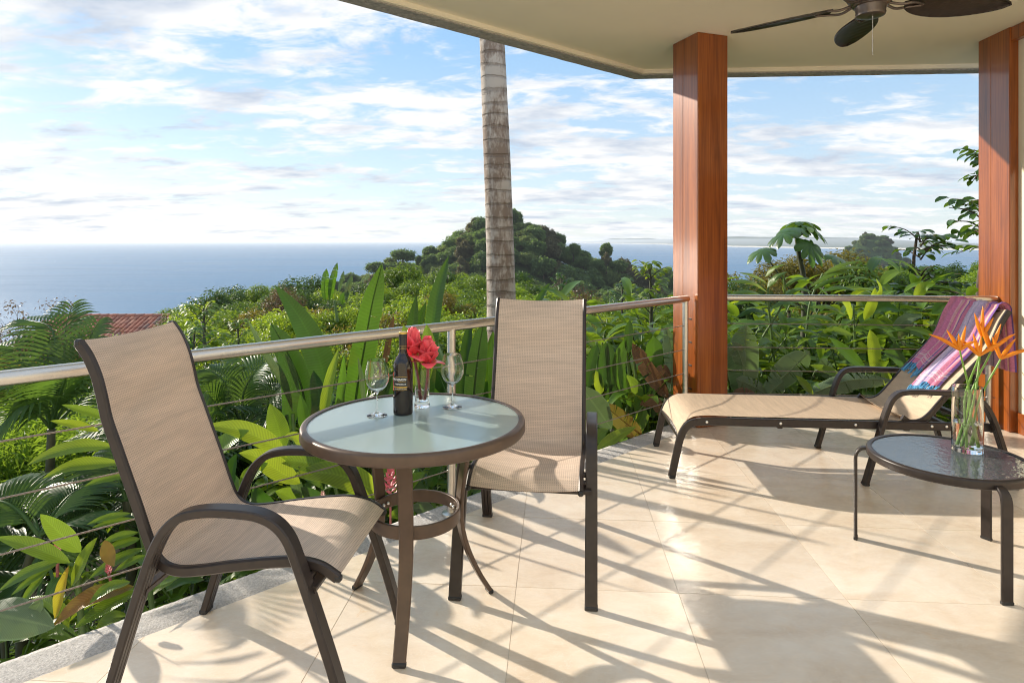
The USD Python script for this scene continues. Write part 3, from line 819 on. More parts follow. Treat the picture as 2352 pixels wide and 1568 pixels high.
for s in (-1, 1):
    p = spline([(-.0, .008), (.028, .14), (.052, .24), (.080, .295), (.125, .326), (.19, .333), (.6, .333), (1.2, .332), (1.80, .330)], 110)
    p3 = np.stack([np.full(110, s * LW), p[:, 0], p[:, 1]], 1)
    k = int(np.argmax(p[:, 0] > .13))
    lg.add('leg', sweep(p3[:k + 1], rect_section(.026, .042, .005), (1, 0, 0)), M_frame)
    rail = lg.add('side_rail', sweep(p3[k:], rect_section(.026, .046, .005), (1, 0, 0)), M_frame)
    for y in (.20, .62, 1.04, 1.46, 1.54):
        rv = icosphere(2, .0085).apply_scale([.5, 1, 1]).apply_translation([s * (LW + .013), y, .333])
        lg.add('rivet', rv, M_rivet, smooth=True, parent=rail)
    b3 = np.stack([np.full(70, s * (LW - .026)), back[:, 0], back[:, 1]], 1)
    lg.add('backrest_rail', sweep(b3, rect_section(.020, .032, .005), (1, 0, 0)), M_frame)
    arm = spline([(1.08, 0.01), (1.12, .15), (1.16, .30), (1.195, .42), (1.225, .488), (1.262, .522), (1.32, .533), (1.50, .532), (1.60, .530), (1.665, .515), (1.72, .475), (1.765, .40), (1.81, .27), (1.85, .13), (1.885, 0.01)], 110)
    a3 = np.stack([np.full(110, s * (LW + .040)), arm[:, 0], arm[:, 1]], 1)
    sec = [(a, -b) for a, b in rect_section(.046, .026, .004, grooves=2)][::-1]
    lg.add('leg', sweep(a3[:42], sec, (1, 0, 0)), M_frame)
    lg.add('armrest', sweep(a3[41:70], sec, (1, 0, 0)), M_frame)
    lg.add('leg', sweep(a3[69:], sec, (1, 0, 0)), M_frame)
    for q in (p3[0], a3[0], a3[-1]):
        lg.add('foot_cap', slab((.044, .034, .016), (q[0], q[1], .008), .004), M_black)
    for y in (1.165, 1.80):
        br = trimesh.creation.cylinder(.012, .05, sections=12)
        br.apply_transform(trimesh.geometry.align_vectors([0, 0, 1], [1, 0, 0]))
        br.apply_translation([s * (LW + .012), y, .328])
        lg.add('bracket', br, M_frame, smooth=40)
    st = spline([(s * (LW - .05), 1.60, .30), (s * (LW - .05), 1.70, .44), (s * (LW - .05), 1.735, .62)], 10)
    lg.add('back_strut', tube(st, .009, 8), M_frame, smooth=True)
for y, z in ((.050, .238), (.62, .312), (1.33, .312), (1.60, .312), (1.80, .312)):
    lg.add('crossbar', bar((-LW, y, z), (LW, y, z), .024, .030, (0, 0, 1)), M_frame)
lg.add('crossbar', bar((-LW + .03, 1.900, .975), (LW - .03, 1.900, .975), .018, .016, (0, 0, 1)), M_frame)

# ------------------------------------------------------------------ shawl over the backrest
M_shawl = mat('striped_shawl', {
    'uv': ('uvmap', {'attribute': 'st'}), 's': ('separate_xyz', {}),
    'ku': ('math', {'math_type': 'multiply', 'value2': 2.2}),
    'r': ('rgb_ramp', {'interpolate': False, 'ramp': [(0.0, (.16, .05, .36)), (.025, (.62, .10, .24)), (.10, (.85, .38, .24)), (.12, (.60, .12, .26)), (.17, (.66, .22, .40)), (.20, (.16, .06, .40)), (.22, (.62, .16, .32)), (.28, (.82, .42, .22)), (.30, (.56, .30, .52)), (.40, (.52, .40, .66)), (.46, (.18, .18, .46)), (.47, (.56, .46, .70)), (.55, (.58, .12, .30)), (.60, (.16, .06, .42)), (.62, (.74, .40, .42)), (.645, (.60, .10, .32)), (.70, (.66, .30, .52)), (.74, (.18, .08, .44)), (.76, (.74, .30, .36)), (.81, (.72, .36, .50)), (.84, (.60, .12, .34)), (.92, (.14, .05, .36)), (.95, (.62, .14, .30))]}),
    'n': ('noise_texture', {'scale': 90.0, 'detail': 3.0}), 'nr': ('rgb_ramp', {'ramp': [(.3, (.8, .8, .8)), (.7, (1.1, 1.1, 1.1))]}), 'x': ('mix', {'mix_type': 'multiply', 'fac': 1.0}),
    'cv': ('math', {'math_type': 'multiply', 'value2': 5.0}),
    'cr': ('rgb_ramp', {'interpolate': False, 'ramp': [(0.0, (0, 0, 0)), (.20, (.85, .85, .85)), (.235, (0, 0, 0)), (.27, (.7, .7, .7)), (.29, (0, 0, 0)), (.33, (.85, .85, .85)), (.40, (0, 0, 0)), (.43, (.6, .6, .6)), (.45, (0, 0, 0)), (.50, (.85, .85, .85)), (.52, (0, 0, 0))]}),
    'y': ('mix', {'mix_type': 'mix', 'color2': (.66, .64, .66)}), 'half': ('math', {'math_type': 'multiply', 'value2': .62}),
    'ds': ('hsv', {'saturation': 0.8, 'value': 0.95}), 'p': ('principled_bsdf', {'roughness': 0.8, 'specular_ior_level': 0.2}),
}, [('uv.UV', 's.vector'), ('s.x', 'ku.value1'), ('ku.value', 'r.fac'), ('uv.UV', 'n.vector'), ('n.fac', 'nr.fac'), ('r.color', 'x.color1'), ('nr.color', 'x.color2'),
    ('s.y', 'cv.value1'), ('cv.value', 'cr.fac'), ('cr.color', 'half.value1'), ('half.value', 'y.fac'), ('x.color', 'y.color1'), ('y.color', 'ds.color'), ('ds.color', 'p.base_color')], surface='p.BSDF')
M_fringe = mat('shawl_fringe', {'g': ('geometry', {}), 'r': ('rgb_ramp', {'interpolate': False, 'ramp': [(0, (.10, .34, .58)), (.25, (.30, .16, .48)), (.45, (.66, .64, .70)), (.62, (.12, .46, .66)), (.82, (.55, .20, .40))]}), 'p': ('principled_bsdf', {'roughness': 0.8})},
               [('g.random_per_island', 'r.fac'), ('r.color', 'p.base_color')], surface='p.BSDF')


def back_path(drop_front, drop_back, n):
    """Along the backrest's front from "drop_front" below its top, over the top and down behind it."""
    bp = back[::-1]                                    # from the top down
    s = np.r_[0, np.cumsum(np.linalg.norm(np.diff(bp, axis=0), axis=1))]
    tg = np.gradient(bp, axis=0)
    tg /= np.linalg.norm(tg, axis=1, keepdims=True)
    nr = np.stack([tg[:, 1], -tg[:, 0]], 1)
    u = np.linspace(drop_front, 0.0, int(n * .66))
    off = .020
    front = np.stack([np.interp(u, s, (bp + nr * off)[:, i]) for i in range(2)], 1)
    top = bp[0]
    over = [top + off * 1.3 * np.array([math.cos(a), math.sin(a)]) for a in np.linspace(2.2, -.3, 7)]
    v = np.linspace(.02, drop_back, n - len(front) - 7)
    behind = np.stack([top[0] + off * 1.2 + .03 * np.sin(v * 3), top[1] - v], 1)
    return np.vstack([front, over, behind])


sh = Thing('shawl', 'purple and pink striped shawl with blue fringe draped over the lounger back', 'shawl', LO + np.r_[LF * 1.8, .9], facing(LF))
srng = np.random.default_rng(3)
fr_parts = []
for w0, w1, df, db in ((.212, -.030, .585, .36), (-.024, -.248, .505, .42)):
    n, m = 74, 30
    g = np.zeros((n, m, 3))
    xs = np.linspace(w0, w1, m)
    for j, x in enumerate(xs):
        t_ = j / (m - 1)
        dfj = df + .018 * math.sin(t_ * 9) + (.05 * (t_ - .3) if w0 > 0 else -.02 * t_)
        pth = back_path(dfj, db, n)
        low = np.linspace(1, 0, n) ** 1.5
        gather = 1 - .16 * low
        ripple = .008 * np.sin(x * 68 + low * 2.0) + .006 * np.sin(x * 151 + 1.3 + low * 3)
        xx = (x - (w0 + w1) / 2) * gather + (w0 + w1) / 2 + .012 * np.sin(low * 4 + 1)
        tg = np.gradient(pth, axis=0)
        tg /= np.linalg.norm(tg, axis=1, keepdims=True) + 1e-9
        nr = np.stack([-tg[:, 1], tg[:, 0]], 1)
        c = pth + nr * (ripple + .006)[:, None]
        g[:, j] = np.stack([xx, c[:, 0], c[:, 1]], 1)
    gw = np.zeros_like(g)
    ca, sa = math.cos(facing(LF)), math.sin(facing(LF))
    gw[..., 0], gw[..., 1], gw[..., 2] = LO[0] + g[..., 0] * ca - g[..., 1] * sa, LO[1] + g[..., 0] * sa + g[..., 1] * ca, g[..., 2]
    msh, uv = sheet(gw, .0016)
    uv[:, 0] += 0.0 if w0 > 0 else .24
    sh.addw('cloth', msh, M_shawl, smooth=True, uv=uv)
    d_down = gw[0] - gw[3]
    d_down /= np.linalg.norm(d_down, axis=1, keepdims=True)
    for q in np.linspace(0, m - 1, 26):
        i0 = int(q)
        i1 = min(i0 + 1, m - 1)
        p0 = gw[0, i0] + (gw[0, i1] - gw[0, i0]) * (q - i0)
        L = .055 * srng.uniform(.8, 1.2)
        wob = srng.normal(0, .006, (3, 3))
        path = spline([p0, p0 + d_down[i0] * L * .5 + wob[0] * .6, p0 + d_down[i0] * L + wob[1]], 8)
        fr_parts.append(tube(path, np.linspace(.0034, .0042, 8), 6))
for f_ in fr_parts:
    sh.addw('tassel', f_, M_fringe, smooth=True)

# ------------------------------------------------------------------ side table
SC = np.array([1.905, 2.767, 0])
sd = Thing('side_table', 'small round side table with rippled glass top carrying the tall vase', 'table', SC)
sd.add('glass_top', lathe([(0, .45), (.29, .45), (.29, .444), (0, .444)], 72), M_sglass, smooth=False)
sd.add('rim', lathe([(.287, .453), (.297, .456), (.306, .453), (.310, .446), (.310, .424), (.306, .418), (.297, .417), (.285, .440), (.287, .4435), (.291, .444), (.287, .453)], 90), M_frame, smooth=50)
for az in (math.radians(148), math.radians(-92), math.radians(30)):
    d, s = np.array([math.cos(az), math.sin(az), 0]), np.array([-math.sin(az), math.cos(az), 0])
    p = spline([(.300, .432), (.325, .428), (.343, .412), (.351, .385), (.352, .33), (.352, .2), (.352, .010)], 40)
    wid = np.interp(np.linspace(0, 1, 40), [0, .15, 1], [.75, 1.0, 1.0])
    sd.add('leg', sweep(d * p[:, :1] + np.array([0, 0, 1]) * p[:, 1:], rect_section(.044, .014, .004), s, wid), M_frame)
    sd.add('foot_cap', slab((.017, .046, .014), d * .352 + (0, 0, .007), .003, az), M_black)

# ------------------------------------------------------------------ sea, hillside, headland, island, far coast
SEA = -90.0


def beyond(x, y):
    """How far a point lies outside the terrace's outline."""
    p = np.stack([x, y], -1)
    return np.maximum(-((p - R0) @ RN), (p - FAR0) @ HV)


def smooth(a, b, x):
    t = np.clip((x - a) / (b - a), 0, 1)
    return t * t * (3 - 2 * t)


RIDGE_X = [-420, -300, -200, -135, -109, -92, -75, -58, -41, -20, 2, 20, 31, 48, 95, 125, 170, 260, 350, 500]
RIDGE_Z = [-100, -92, -64, -46, -40, -34, -24, -11, 0, 9, 12, 4, -5, -20, -41, -42, -46, -72, -96, -100]


def ground(x, y):
    x, y = np.asarray(x, float), np.asarray(y, float)
    n = np.maximum(beyond(x, y), 0)
    r = np.hypot(x, y)
    az = np.degrees(np.arctan2(x, np.maximum(y, .1)))
    z = -0.65 - 2.7 * (1 - np.exp(-n / 4.5)) - 0.018 * n
    z = z - smooth(-6, -42, az) * np.clip(r - 5, 0, 60) * .17
    z = z + .35 * (meshkit.fbm(np.stack([x * .35, y * .35, 0 * x], -1), 3, 2) - .5) * smooth(0, 3, n)
    z = z - smooth(40, 330, r) * np.where(az < -10, 96, 60) - smooth(300, 420, r) * 0
    ridge = np.interp(x, RIDGE_X, RIDGE_Z)
    f = smooth(440, 615, y) * (1 - smooth(640, 860, y))
    valley = np.where(x > -170, -58.0, -98.0)
    valley = np.where(x > 260, -98.0, valley)
    far = valley + (ridge - valley) * f
    far = np.where(y > 640, ridge + (-100 - ridge) * smooth(640, 860, y), far)
    k = smooth(240, 440, y)
    z = z * (1 - k) + far * k
    z = z - smooth(120, 300, r) * 60 * smooth(9, 22, az) * (1 - k)
    return np.maximum(z, -101)


def ground1(x, y):
    return float(ground(np.array([x]), np.array([y]))[0])


M_soil = pbr('dark_leaf_litter', (0.014, 0.013, 0.007), 0.95, vary=0.6, vscale=3.0, bump=0.02, bscale=14, spec=0.03)
M_forest_floor = pbr('forest_floor', (0.030, 0.052, 0.018), 0.95, vary=0.5, vscale=0.15, spec=0.03)
rr = np.r_[np.linspace(1.2, 12, 40), np.geomspace(12.6, 1000, 90)]
aa = np.radians(np.linspace(-64, 66, 190))
Rg, Ag = np.meshgrid(rr, aa, indexing='ij')
gx, gy = Rg * np.sin(Ag), Rg * np.cos(Ag)
gz = ground(gx, gy) - 3.0 * (beyond(gx, gy) < -.1)
hm, _ = sheet(np.stack([gx, gy, gz], -1)[:, ::-1])
fc = hm.triangles_center
single('hillside', trimesh.Trimesh(hm.vertices, hm.faces[np.hypot(fc[:, 0], fc[:, 1]) < 250], process=True), M_soil, kind='structure', smooth=True)
single('headland', trimesh.Trimesh(hm.vertices, hm.faces[np.hypot(fc[:, 0], fc[:, 1]) >= 250], process=True), M_forest_floor, kind='structure', smooth=True)

M_sea = mat('sea_water', {
    'tc': ('geometry', {}), 'm1': ('mapping', {'scale': (0.016, 0.05, 0.05), 'rotation': (0, 0, -.2)}), 'm2': ('mapping', {'scale': (0.0011, 0.0045, 0.01), 'rotation': (0, 0, -.12)}),
    'n1': ('noise_texture', {'scale': 4.0, 'detail': 6.0, 'roughness': 0.65}), 'n2': ('noise_texture', {'scale': 1.0, 'detail': 5.0, 'roughness': 0.55, 'distortion': .6}),
    'r2': ('map_range', {'from_min': 0.35, 'from_max': 0.66, 'to_min': 0.30, 'to_max': 0.45, 'clamp': True}),
    'c2': ('rgb_ramp', {'ramp': [(0.35, (0.030, 0.115, 0.23)), (0.65, (0.05, 0.155, 0.285))]}),
    'b': ('bump', {'strength': 0.6, 'distance': 2.5}),
    'p': ('principled_bsdf', {'ior': 1.33, 'specular_ior_level': 0.38}),
}, [('tc.position', 'm1.vector'), ('tc.position', 'm2.vector'), ('m1.vector', 'n1.vector'), ('m2.vector', 'n2.vector'), ('n2.fac', 'r2.value'), ('r2.result', 'p.roughness'),
    ('n2.fac', 'c2.fac'), ('c2.color', 'p.base_color'), ('n1.fac', 'b.height'), ('b.normal', 'p.normal')], surface='p.BSDF')
sx = np.r_[-90000, np.linspace(-12000, 12000, 21), 90000]
sy = np.r_[-300, np.linspace(0, 20000, 21), 40000, 90000]
single('sea', sheet(np.stack(np.broadcast_arrays(sx[None, :], sy[:, None], SEA), -1).astype(float))[0], M_sea, kind='structure', smooth=False)

M_coast = pbr('far_coast_forest', (0.035, 0.062, 0.035), 0.95, vary=0.35, vscale=0.004)
M_sand = pbr('beach_sand', (0.62, 0.56, 0.46), 0.9, vary=0.1, vscale=0.01)
shore = [(1290, 30000), (1400, 21000), (1500, 16000), (1560, 13600), (1675, 9600), (1760, 8500), (1830, 7900), (1960, 7000), (2100, 6400), (2352, 5800), (2800, 5200)]
sp = spline([((x - CX) / F * d, d) for x, d in shore], 260)
inl = np.array([0.32, 0.95])
offs = np.r_[0, 90, 200, 260, 600, 1200, 2400, 5000, 9000, 14000, 20000]
hts = np.r_[-2, 1.5, 3, 14, 20, 20, 24, 34, 90, 210, 150]
g = np.zeros((260, len(offs), 3))
for k, (o, h) in enumerate(zip(offs, hts)):
    g[:, k, :2] = sp + inl * o
    nz = meshkit.fbm(np.stack([g[:, k, 0] / (200 + o * .25), g[:, k, 1] / (200 + o * .25), np.full(260, k * 1.7)], -1), 4, 4)
    g[:, k, 2] = SEA + h * (0.55 + .9 * nz if k > 2 else 1.0)
single('beach', sheet(g[:, :4])[0], M_sand, kind='structure', smooth=True)
single('coastline', sheet(g[:, 3:])[0], M_coast, kind='structure', smooth=True)

IC = P(2003, 553, 1500)[:2]
th, rad_ = np.meshgrid(np.linspace(0, 2 * PI, 49), np.linspace(0, 190, 20))
ix, iy = IC[0] + rad_ * np.cos(th) * 1.25, IC[1] + rad_ * np.sin(th)
iz = -101 + 112 * np.exp(-(rad_ / 66) ** 2.4) + 8 * (meshkit.fbm(np.stack([ix / 30, iy / 30, 0 * ix], -1), 3, 9) - .5)
single('island_hill', sheet(np.stack([ix, iy, iz], -1)[::-1])[0], M_forest_floor, kind='structure', smooth=True)


# ------------------------------------------------------------------ foliage materials
def leaf_look(name, dark, light, glow, tr=0.35, rough=0.36, vein=(1.5, 1.45, 1.3), nv=26.0, spec=0.5, edge=None, slant=0.22, vc=(0.87, 1.08), spots=(0.30, 0.62)):
    """A blade with a pale midrib and fine side veins; every blade has its own tone; some sunlight comes through it."""
    n = {
        'uv': ('uvmap', {'attribute': 'st'}), 's': ('separate_xyz', {}), 'g': ('geometry', {}), 'oi': ('object_info', {}),
        'tc': ('texture_coordinate', {}), 'n': ('noise_texture', {'scale': 7.0, 'detail': 4.0, 'roughness': 0.6}),
        'h': ('math', {'math_type': 'subtract', 'value2': 0.5}), 'ab': ('math', {'math_type': 'absolute'}),
        'rib': ('map_range', {'from_min': 0.018, 'from_max': 0.055, 'to_min': 1.0, 'to_max': 0.0, 'clamp': True}),
        'sv': ('math', {'math_type': 'multiply_add', 'value2': -slant}), 'sm': ('math', {'math_type': 'multiply', 'value2': nv * 6.28}), 'sn': ('math', {'math_type': 'sine'}),
        'vs': ('map_range', {'from_min': -1, 'from_max': 1, 'to_min': vc[0], 'to_max': vc[1]}),
        'ed': ('map_range', {'from_min': 0.44, 'from_max': 0.49, 'to_min': 1.0, 'to_max': 1.7, 'clamp': True}), 'ec': ('mix', {'mix_type': 'multiply', 'fac': 1.0}),
        'n3': ('noise_texture', {'scale': 2.6, 'detail': 3.0}), 'nv': ('map_range', {'from_min': .3, 'from_max': .7, 'to_min': .74, 'to_max': 1.2}), 'pv': ('math', {'math_type': 'multiply'}),
        'tone': ('math', {'math_type': 'multiply_add', 'value2': 0.45}), 'nn': ('math', {'math_type': 'multiply_add', 'value2': 0.35}), 'ns': ('math', {'math_type': 'multiply', 'value2': 0.5}),
        'c': ('rgb_ramp', {'ramp': [(0.2, dark), (0.85, light)]}), 'cv': ('mix', {'mix_type': 'multiply', 'fac': 1.0}),
        'rc': ('mix', {'mix_type': 'multiply', 'color2': vein}),
        'b': ('bump', {'strength': 0.25, 'distance': 0.0015}),
        'p': ('principled_bsdf', {'roughness': rough, 'specular_ior_level': spec}), 't': ('translucent_bsdf', {}), 'gm': ('mix', {'mix_type': 'multiply', 'fac': 1.0, 'color1': glow}),
        'm': ('mix_closure', {'fac': tr}),
    }
    l = [('uv.UV', 's.vector'), ('s.x', 'h.value1'), ('h.value', 'ab.value1'), ('ab.value', 'rib.value'), ('ab.value', 'sv.value1'), ('s.y', 'sv.value3'), ('sv.value', 'sm.value1'), ('sm.value', 'sn.value1'),
         ('sn.value', 'vs.value'), ('tc.object', 'n.vector'), ('n.fac', 'ns.value1'), ('oi.random', 'nn.value1'), ('ns.value', 'nn.value3'), ('g.random_per_island', 'tone.value1'), ('nn.value', 'tone.value3'),
         ('tone.value', 'c.fac'), ('tc.object', 'n3.vector'), ('n3.fac', 'nv.value'), ('nv.result', 'pv.value1'), ('vs.result', 'pv.value2'), ('c.color', 'cv.color1'), ('pv.value', 'cv.color2'), ('ab.value', 'ed.value'), ('cv.color', 'ec.color1'), ('ed.result', 'ec.color2'), ('ec.color', 'rc.color1'), ('rib.result', 'rc.fac'),
         ('sn.value', 'b.height'), ('b.normal', 'p.normal'), ('pv.value', 'gm.color2'), ('gm.color', 't.color'), ('p.BSDF', 'm.closure1'), ('t.BSDF', 'm.closure2')]
    last = 'rc.color'
    if edge:
        n['er'] = ('rgb_ramp', {'ramp': [(spots[0], (0, 0, 0)), (spots[1], (1, 1, 1))]})
        n['en'] = ('noise_texture', {'scale': 3.0, 'detail': 3.0})
        n['em'] = ('mix', {'mix_type': 'mix', 'color2': edge})
        l += [('tc.object', 'en.vector'), ('en.fac', 'er.fac'), ('er.color', 'em.fac'), (last, 'em.color1')]
        last = 'em.color'
    l.append((last, 'p.base_color'))
    return mat(name, n, l, surface='m.closure')


L_ginger = leaf_look('ginger_leaf', (0.048, 0.115, 0.012), (0.125, 0.225, 0.020), (0.29, 0.43, 0.026))
L_lime = leaf_look('lime_leaf', (0.09, 0.18, 0.014), (0.19, 0.27, 0.022), (0.38, 0.48, 0.025), tr=0.42)
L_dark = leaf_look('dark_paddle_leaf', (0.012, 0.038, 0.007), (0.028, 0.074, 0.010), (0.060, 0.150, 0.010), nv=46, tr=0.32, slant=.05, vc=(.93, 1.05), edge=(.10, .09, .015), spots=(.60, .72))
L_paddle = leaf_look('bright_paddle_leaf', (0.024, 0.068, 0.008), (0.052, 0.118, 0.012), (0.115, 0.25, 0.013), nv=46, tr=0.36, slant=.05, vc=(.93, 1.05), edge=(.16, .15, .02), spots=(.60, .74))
L_banana = leaf_look('grey_banana_leaf', (0.065, 0.105, 0.055), (0.14, 0.20, 0.10), (0.18, 0.30, 0.07), nv=52, tr=0.2, rough=0.5, slant=.05, vc=(.9, 1.06), edge=(.17, .12, .06), spots=(.62, .72))
L_dead = leaf_look('withered_leaf', (0.07, 0.035, 0.018), (0.20, 0.12, 0.06), (0.18, 0.10, 0.04), tr=0.2, rough=0.8)
L_yellow = leaf_look('yellowing_leaf', (0.24, 0.26, 0.02), (0.40, 0.36, 0.03), (0.60, 0.55, 0.04), tr=0.45, edge=(0.42, 0.15, 0.02))
L_rust = leaf_look('rusty_leaf', (0.06, 0.08, 0.015), (0.12, 0.13, 0.02), (0.25, 0.25, 0.03), tr=0.3, edge=(0.28, 0.12, 0.02))
L_palm = leaf_look('palm_leaflet', (0.022, 0.060, 0.018), (0.060, 0.12, 0.03), (0.16, 0.28, 0.03), rough=0.40, nv=1, tr=0.3, spec=0.4)
L_glossy = leaf_look('glossy_leaf', (0.030, 0.075, 0.016), (0.075, 0.15, 0.025), (0.20, 0.34, 0.03), rough=0.28, nv=9, tr=0.3, spec=0.7)


def foliage(name, dark, light, glow, tr=0.35, rough=0.45):
    """Small leaves: tone by leaf, by clump and by plant."""
    return mat(name, {
        'g': ('geometry', {}), 'oi': ('object_info', {}), 'tc': ('texture_coordinate', {}), 'n': ('noise_texture', {'scale': 1.6, 'detail': 2.0}),
        'a': ('math', {'math_type': 'multiply_add', 'value2': 0.5}), 'b': ('math', {'math_type': 'multiply_add', 'value2': 0.3}), 'ns': ('math', {'math_type': 'multiply', 'value2': 0.45}),
        'c': ('rgb_ramp', {'ramp': [(0.15, dark), (0.95, light)]}),
        'p': ('principled_bsdf', {'roughness': rough, 'specular_ior_level': 0.45}), 't': ('translucent_bsdf', {'color': glow}), 'm': ('mix_closure', {'fac': tr}),
    }, [('tc.object', 'n.vector'), ('n.fac', 'ns.value1'), ('oi.random', 'b.value1'), ('ns.value', 'b.value3'), ('g.random_per_island', 'a.value1'), ('b.value', 'a.value3'), ('a.value', 'c.fac'),
        ('c.color', 'p.base_color'), ('p.BSDF', 'm.closure1'), ('t.BSDF', 'm.closure2')], surface='m.closure')


F_bright = foliage('bright_shrub_foliage', (0.055, 0.13, 0.010), (0.19, 0.29, 0.018), (0.42, 0.55, 0.03), tr=0.42)
F_mid = foliage('green_shrub_foliage', (0.030, 0.080, 0.010), (0.10, 0.19, 0.016), (0.28, 0.40, 0.03), tr=0.38)
F_dark = foliage('dark_tree_foliage', (0.016, 0.042, 0.010), (0.055, 0.11, 0.016), (0.14, 0.24, 0.03), tr=0.3)
F_olive = foliage('olive_shrub_foliage', (0.055, 0.070, 0.012), (0.21, 0.17, 0.022), (0.36, 0.28, 0.03), tr=0.35)
F_red = foliage('reddish_shrub_foliage', (0.055, 0.035, 0.022), (0.16, 0.10, 0.05), (0.22, 0.14, 0.05), tr=0.3)
F_grass = foliage('bamboo_foliage', (0.045, 0.12, 0.012), (0.15, 0.28, 0.03), (0.36, 0.52, 0.04), tr=0.4)
F_forest = foliage('forest_foliage', (0.034, 0.068, 0.022), (0.11, 0.18, 0.045), (0.22, 0.34, 0.06), tr=0.4, rough=0.6)
F_forest2 = foliage('forest_foliage_pale', (0.06, 0.10, 0.028), (0.16, 0.21, 0.06), (0.28, 0.36, 0.07), tr=0.4, rough=0.6)
F_forest3 = foliage('forest_foliage_brown', (0.06, 0.062, 0.028), (0.13, 0.115, 0.05), (0.18, 0.16, 0.05), tr=0.35, rough=0.6)
M_bark = pbr('bark', (0.085, 0.065, 0.048), 0.9, vary=0.4, vscale=12)
M_cane = pbr('green_cane', (0.07, 0.13, 0.025), 0.5, vary=0.3, vscale=10)
M_dcane = pbr('dark_cane', (0.045, 0.050, 0.022), 0.6, vary=0.4, vscale=10)
M_twig = pbr('bare_twig', (0.10, 0.075, 0.06), 0.85, vary=0.3, vscale=8)
M_pink = pbr('pink_ginger_flower', (0.62, 0.17, 0.20), 0.5, vary=0.3, vscale=40)
M_pale = pbr('pale_ginger_flower', (0.70, 0.45, 0.40), 0.5, vary=0.2, vscale=40)
UP = np.array([0, 0, 1.0])


# ------------------------------------------------------------------ leaves
def blade(path, half, hint, fold=0.25, wave=0.0, cols=5, seed=0, uvs=1.0, curl=0.0):
    """A leaf blade along its midrib "path"; half = half width along it; hint = the side it shows; fold lifts the halves into a V, curl rolls them down."""
    p = np.asarray(path, float)
    n = len(p)
    t = np.gradient(p, axis=0)
    t /= np.linalg.norm(t, axis=1, keepdims=True) + 1e-12
    h = np.broadcast_to(np.asarray(hint, float), p.shape)
    lat = np.cross(h, t)
    lat /= np.linalg.norm(lat, axis=1, keepdims=True) + 1e-12
    nr = np.cross(t, lat)
    q = np.linspace(-1, 1, cols)
    half = np.broadcast_to(np.asarray(half, float), (n,))
    u = np.linspace(0, 1, n)
    r = np.random.default_rng(seed)
    w = wave * (np.sin(u[:, None] * r.uniform(14, 22) + q[None] * 2 + r.uniform(0, 6)) * np.abs(q)[None] + .5 * np.sin(u[:, None] * r.uniform(30, 45) + r.uniform(0, 6)) * np.abs(q)[None]) * half[:, None]
    lift = half[:, None] * (fold * np.abs(q)[None] - curl * (q[None] ** 2)) + w
    g = p[:, None] + lat[:, None] * (half[:, None] * q[None] * (1 - .25 * curl * np.abs(q)[None]))[..., None] + nr[:, None] * lift[..., None]
    m, _ = sheet(g)
    uv = np.stack(np.broadcast_arrays((q[None] + 1) / 2, u[:, None] * uvs), -1).reshape(-1, 2)
    return m, uv


def lance(n, w, peak=0.45, tip=1.0):
    """Half widths of a lance-shaped leaf: rounded at its base, pointed at its tip."""
    u = np.linspace(0, 1, n)
    a = np.where(u < peak, np.abs(np.sin(u / peak * PI / 2)) ** .7, np.abs(np.cos((u - peak) / (1 - peak) * PI / 2)) ** (.8 * tip))
    return w / 2 * np.maximum(a, 0.004)


def paddle(n, w, peak=.55):
    u = np.linspace(0, 1, n)
    return w / 2 * np.maximum((np.abs(np.sin(PI * np.clip(u * .97 + .03, 0, 1))) ** .42) * np.where(u > .8, np.abs(np.cos((u - .8) / .2 * PI / 2)) ** .5, 1) * np.clip(u / .10, 0, 1) ** .5, .004)


def torn(path, half, hint, seed, cuts=9, fold=-.15, droop=.35):
    """A banana blade split into strips on both sides of its midrib."""
    r = np.random.default_rng(seed)
    p = np.asarray(path, float)
    t = np.gradient(p, axis=0)
    t /= np.linalg.norm(t, axis=1, keepdims=True)
    lat = np.cross(np.broadcast_to(hint, p.shape), t)
    lat /= np.linalg.norm(lat, axis=1, keepdims=True)
    nr = np.cross(t, lat)
    n = len(p)
    ms, uvs = [], []
    u = np.linspace(0, 1, n)
    for s in (-1, 1):
        b = np.unique(np.r_[0, np.sort(r.choice(np.arange(2, n - 2), min(cuts, n - 4), replace=False)), n - 1])
        for i0, i1 in zip(b[:-1], b[1:]):
            idx = np.linspace(i0, i1 - (.12 if i1 < n - 1 else 0), max(3, i1 - i0 + 1))
            dr, sl, ln = r.uniform(0, droop), r.uniform(-.15, .2), r.uniform(.86, 1.0)
            q = np.linspace(0, 1, 5)
            I = lambda a: np.stack([np.interp(idx, np.arange(n), a[:, k]) for k in range(3)], 1)
            hw = np.interp(idx, np.arange(n), half) * ln
            pp, ll, nn, tt = I(p), I(lat), I(nr), I(t)
            g = pp[:, None] + s * ll[:, None] * (hw[:, None] * q)[..., None] + nn[:, None] * (hw[:, None] * (fold * q - dr * q ** 2))[..., None] + tt[:, None] * (hw[:, None] * sl * q)[..., None]
            if s < 0:
                g = g[:, ::-1]
                qq = q[::-1]
            else:
                qq = q
            m, _ = sheet(g)
            ms.append(m)
            uvs.append(np.stack(np.broadcast_arrays(.5 + s * qq[None] / 2, np.interp(idx, np.arange(n), u)[:, None]), -1).reshape(-1, 2))
    rib = tube(p, np.linspace(.016, .004, n) * (half.max() / .18), 6)
    ms.append(rib)
    uvs.append(np.tile([.5, .5], (len(rib.vertices), 1)))
    return cat_(ms), np.vstack(uvs)


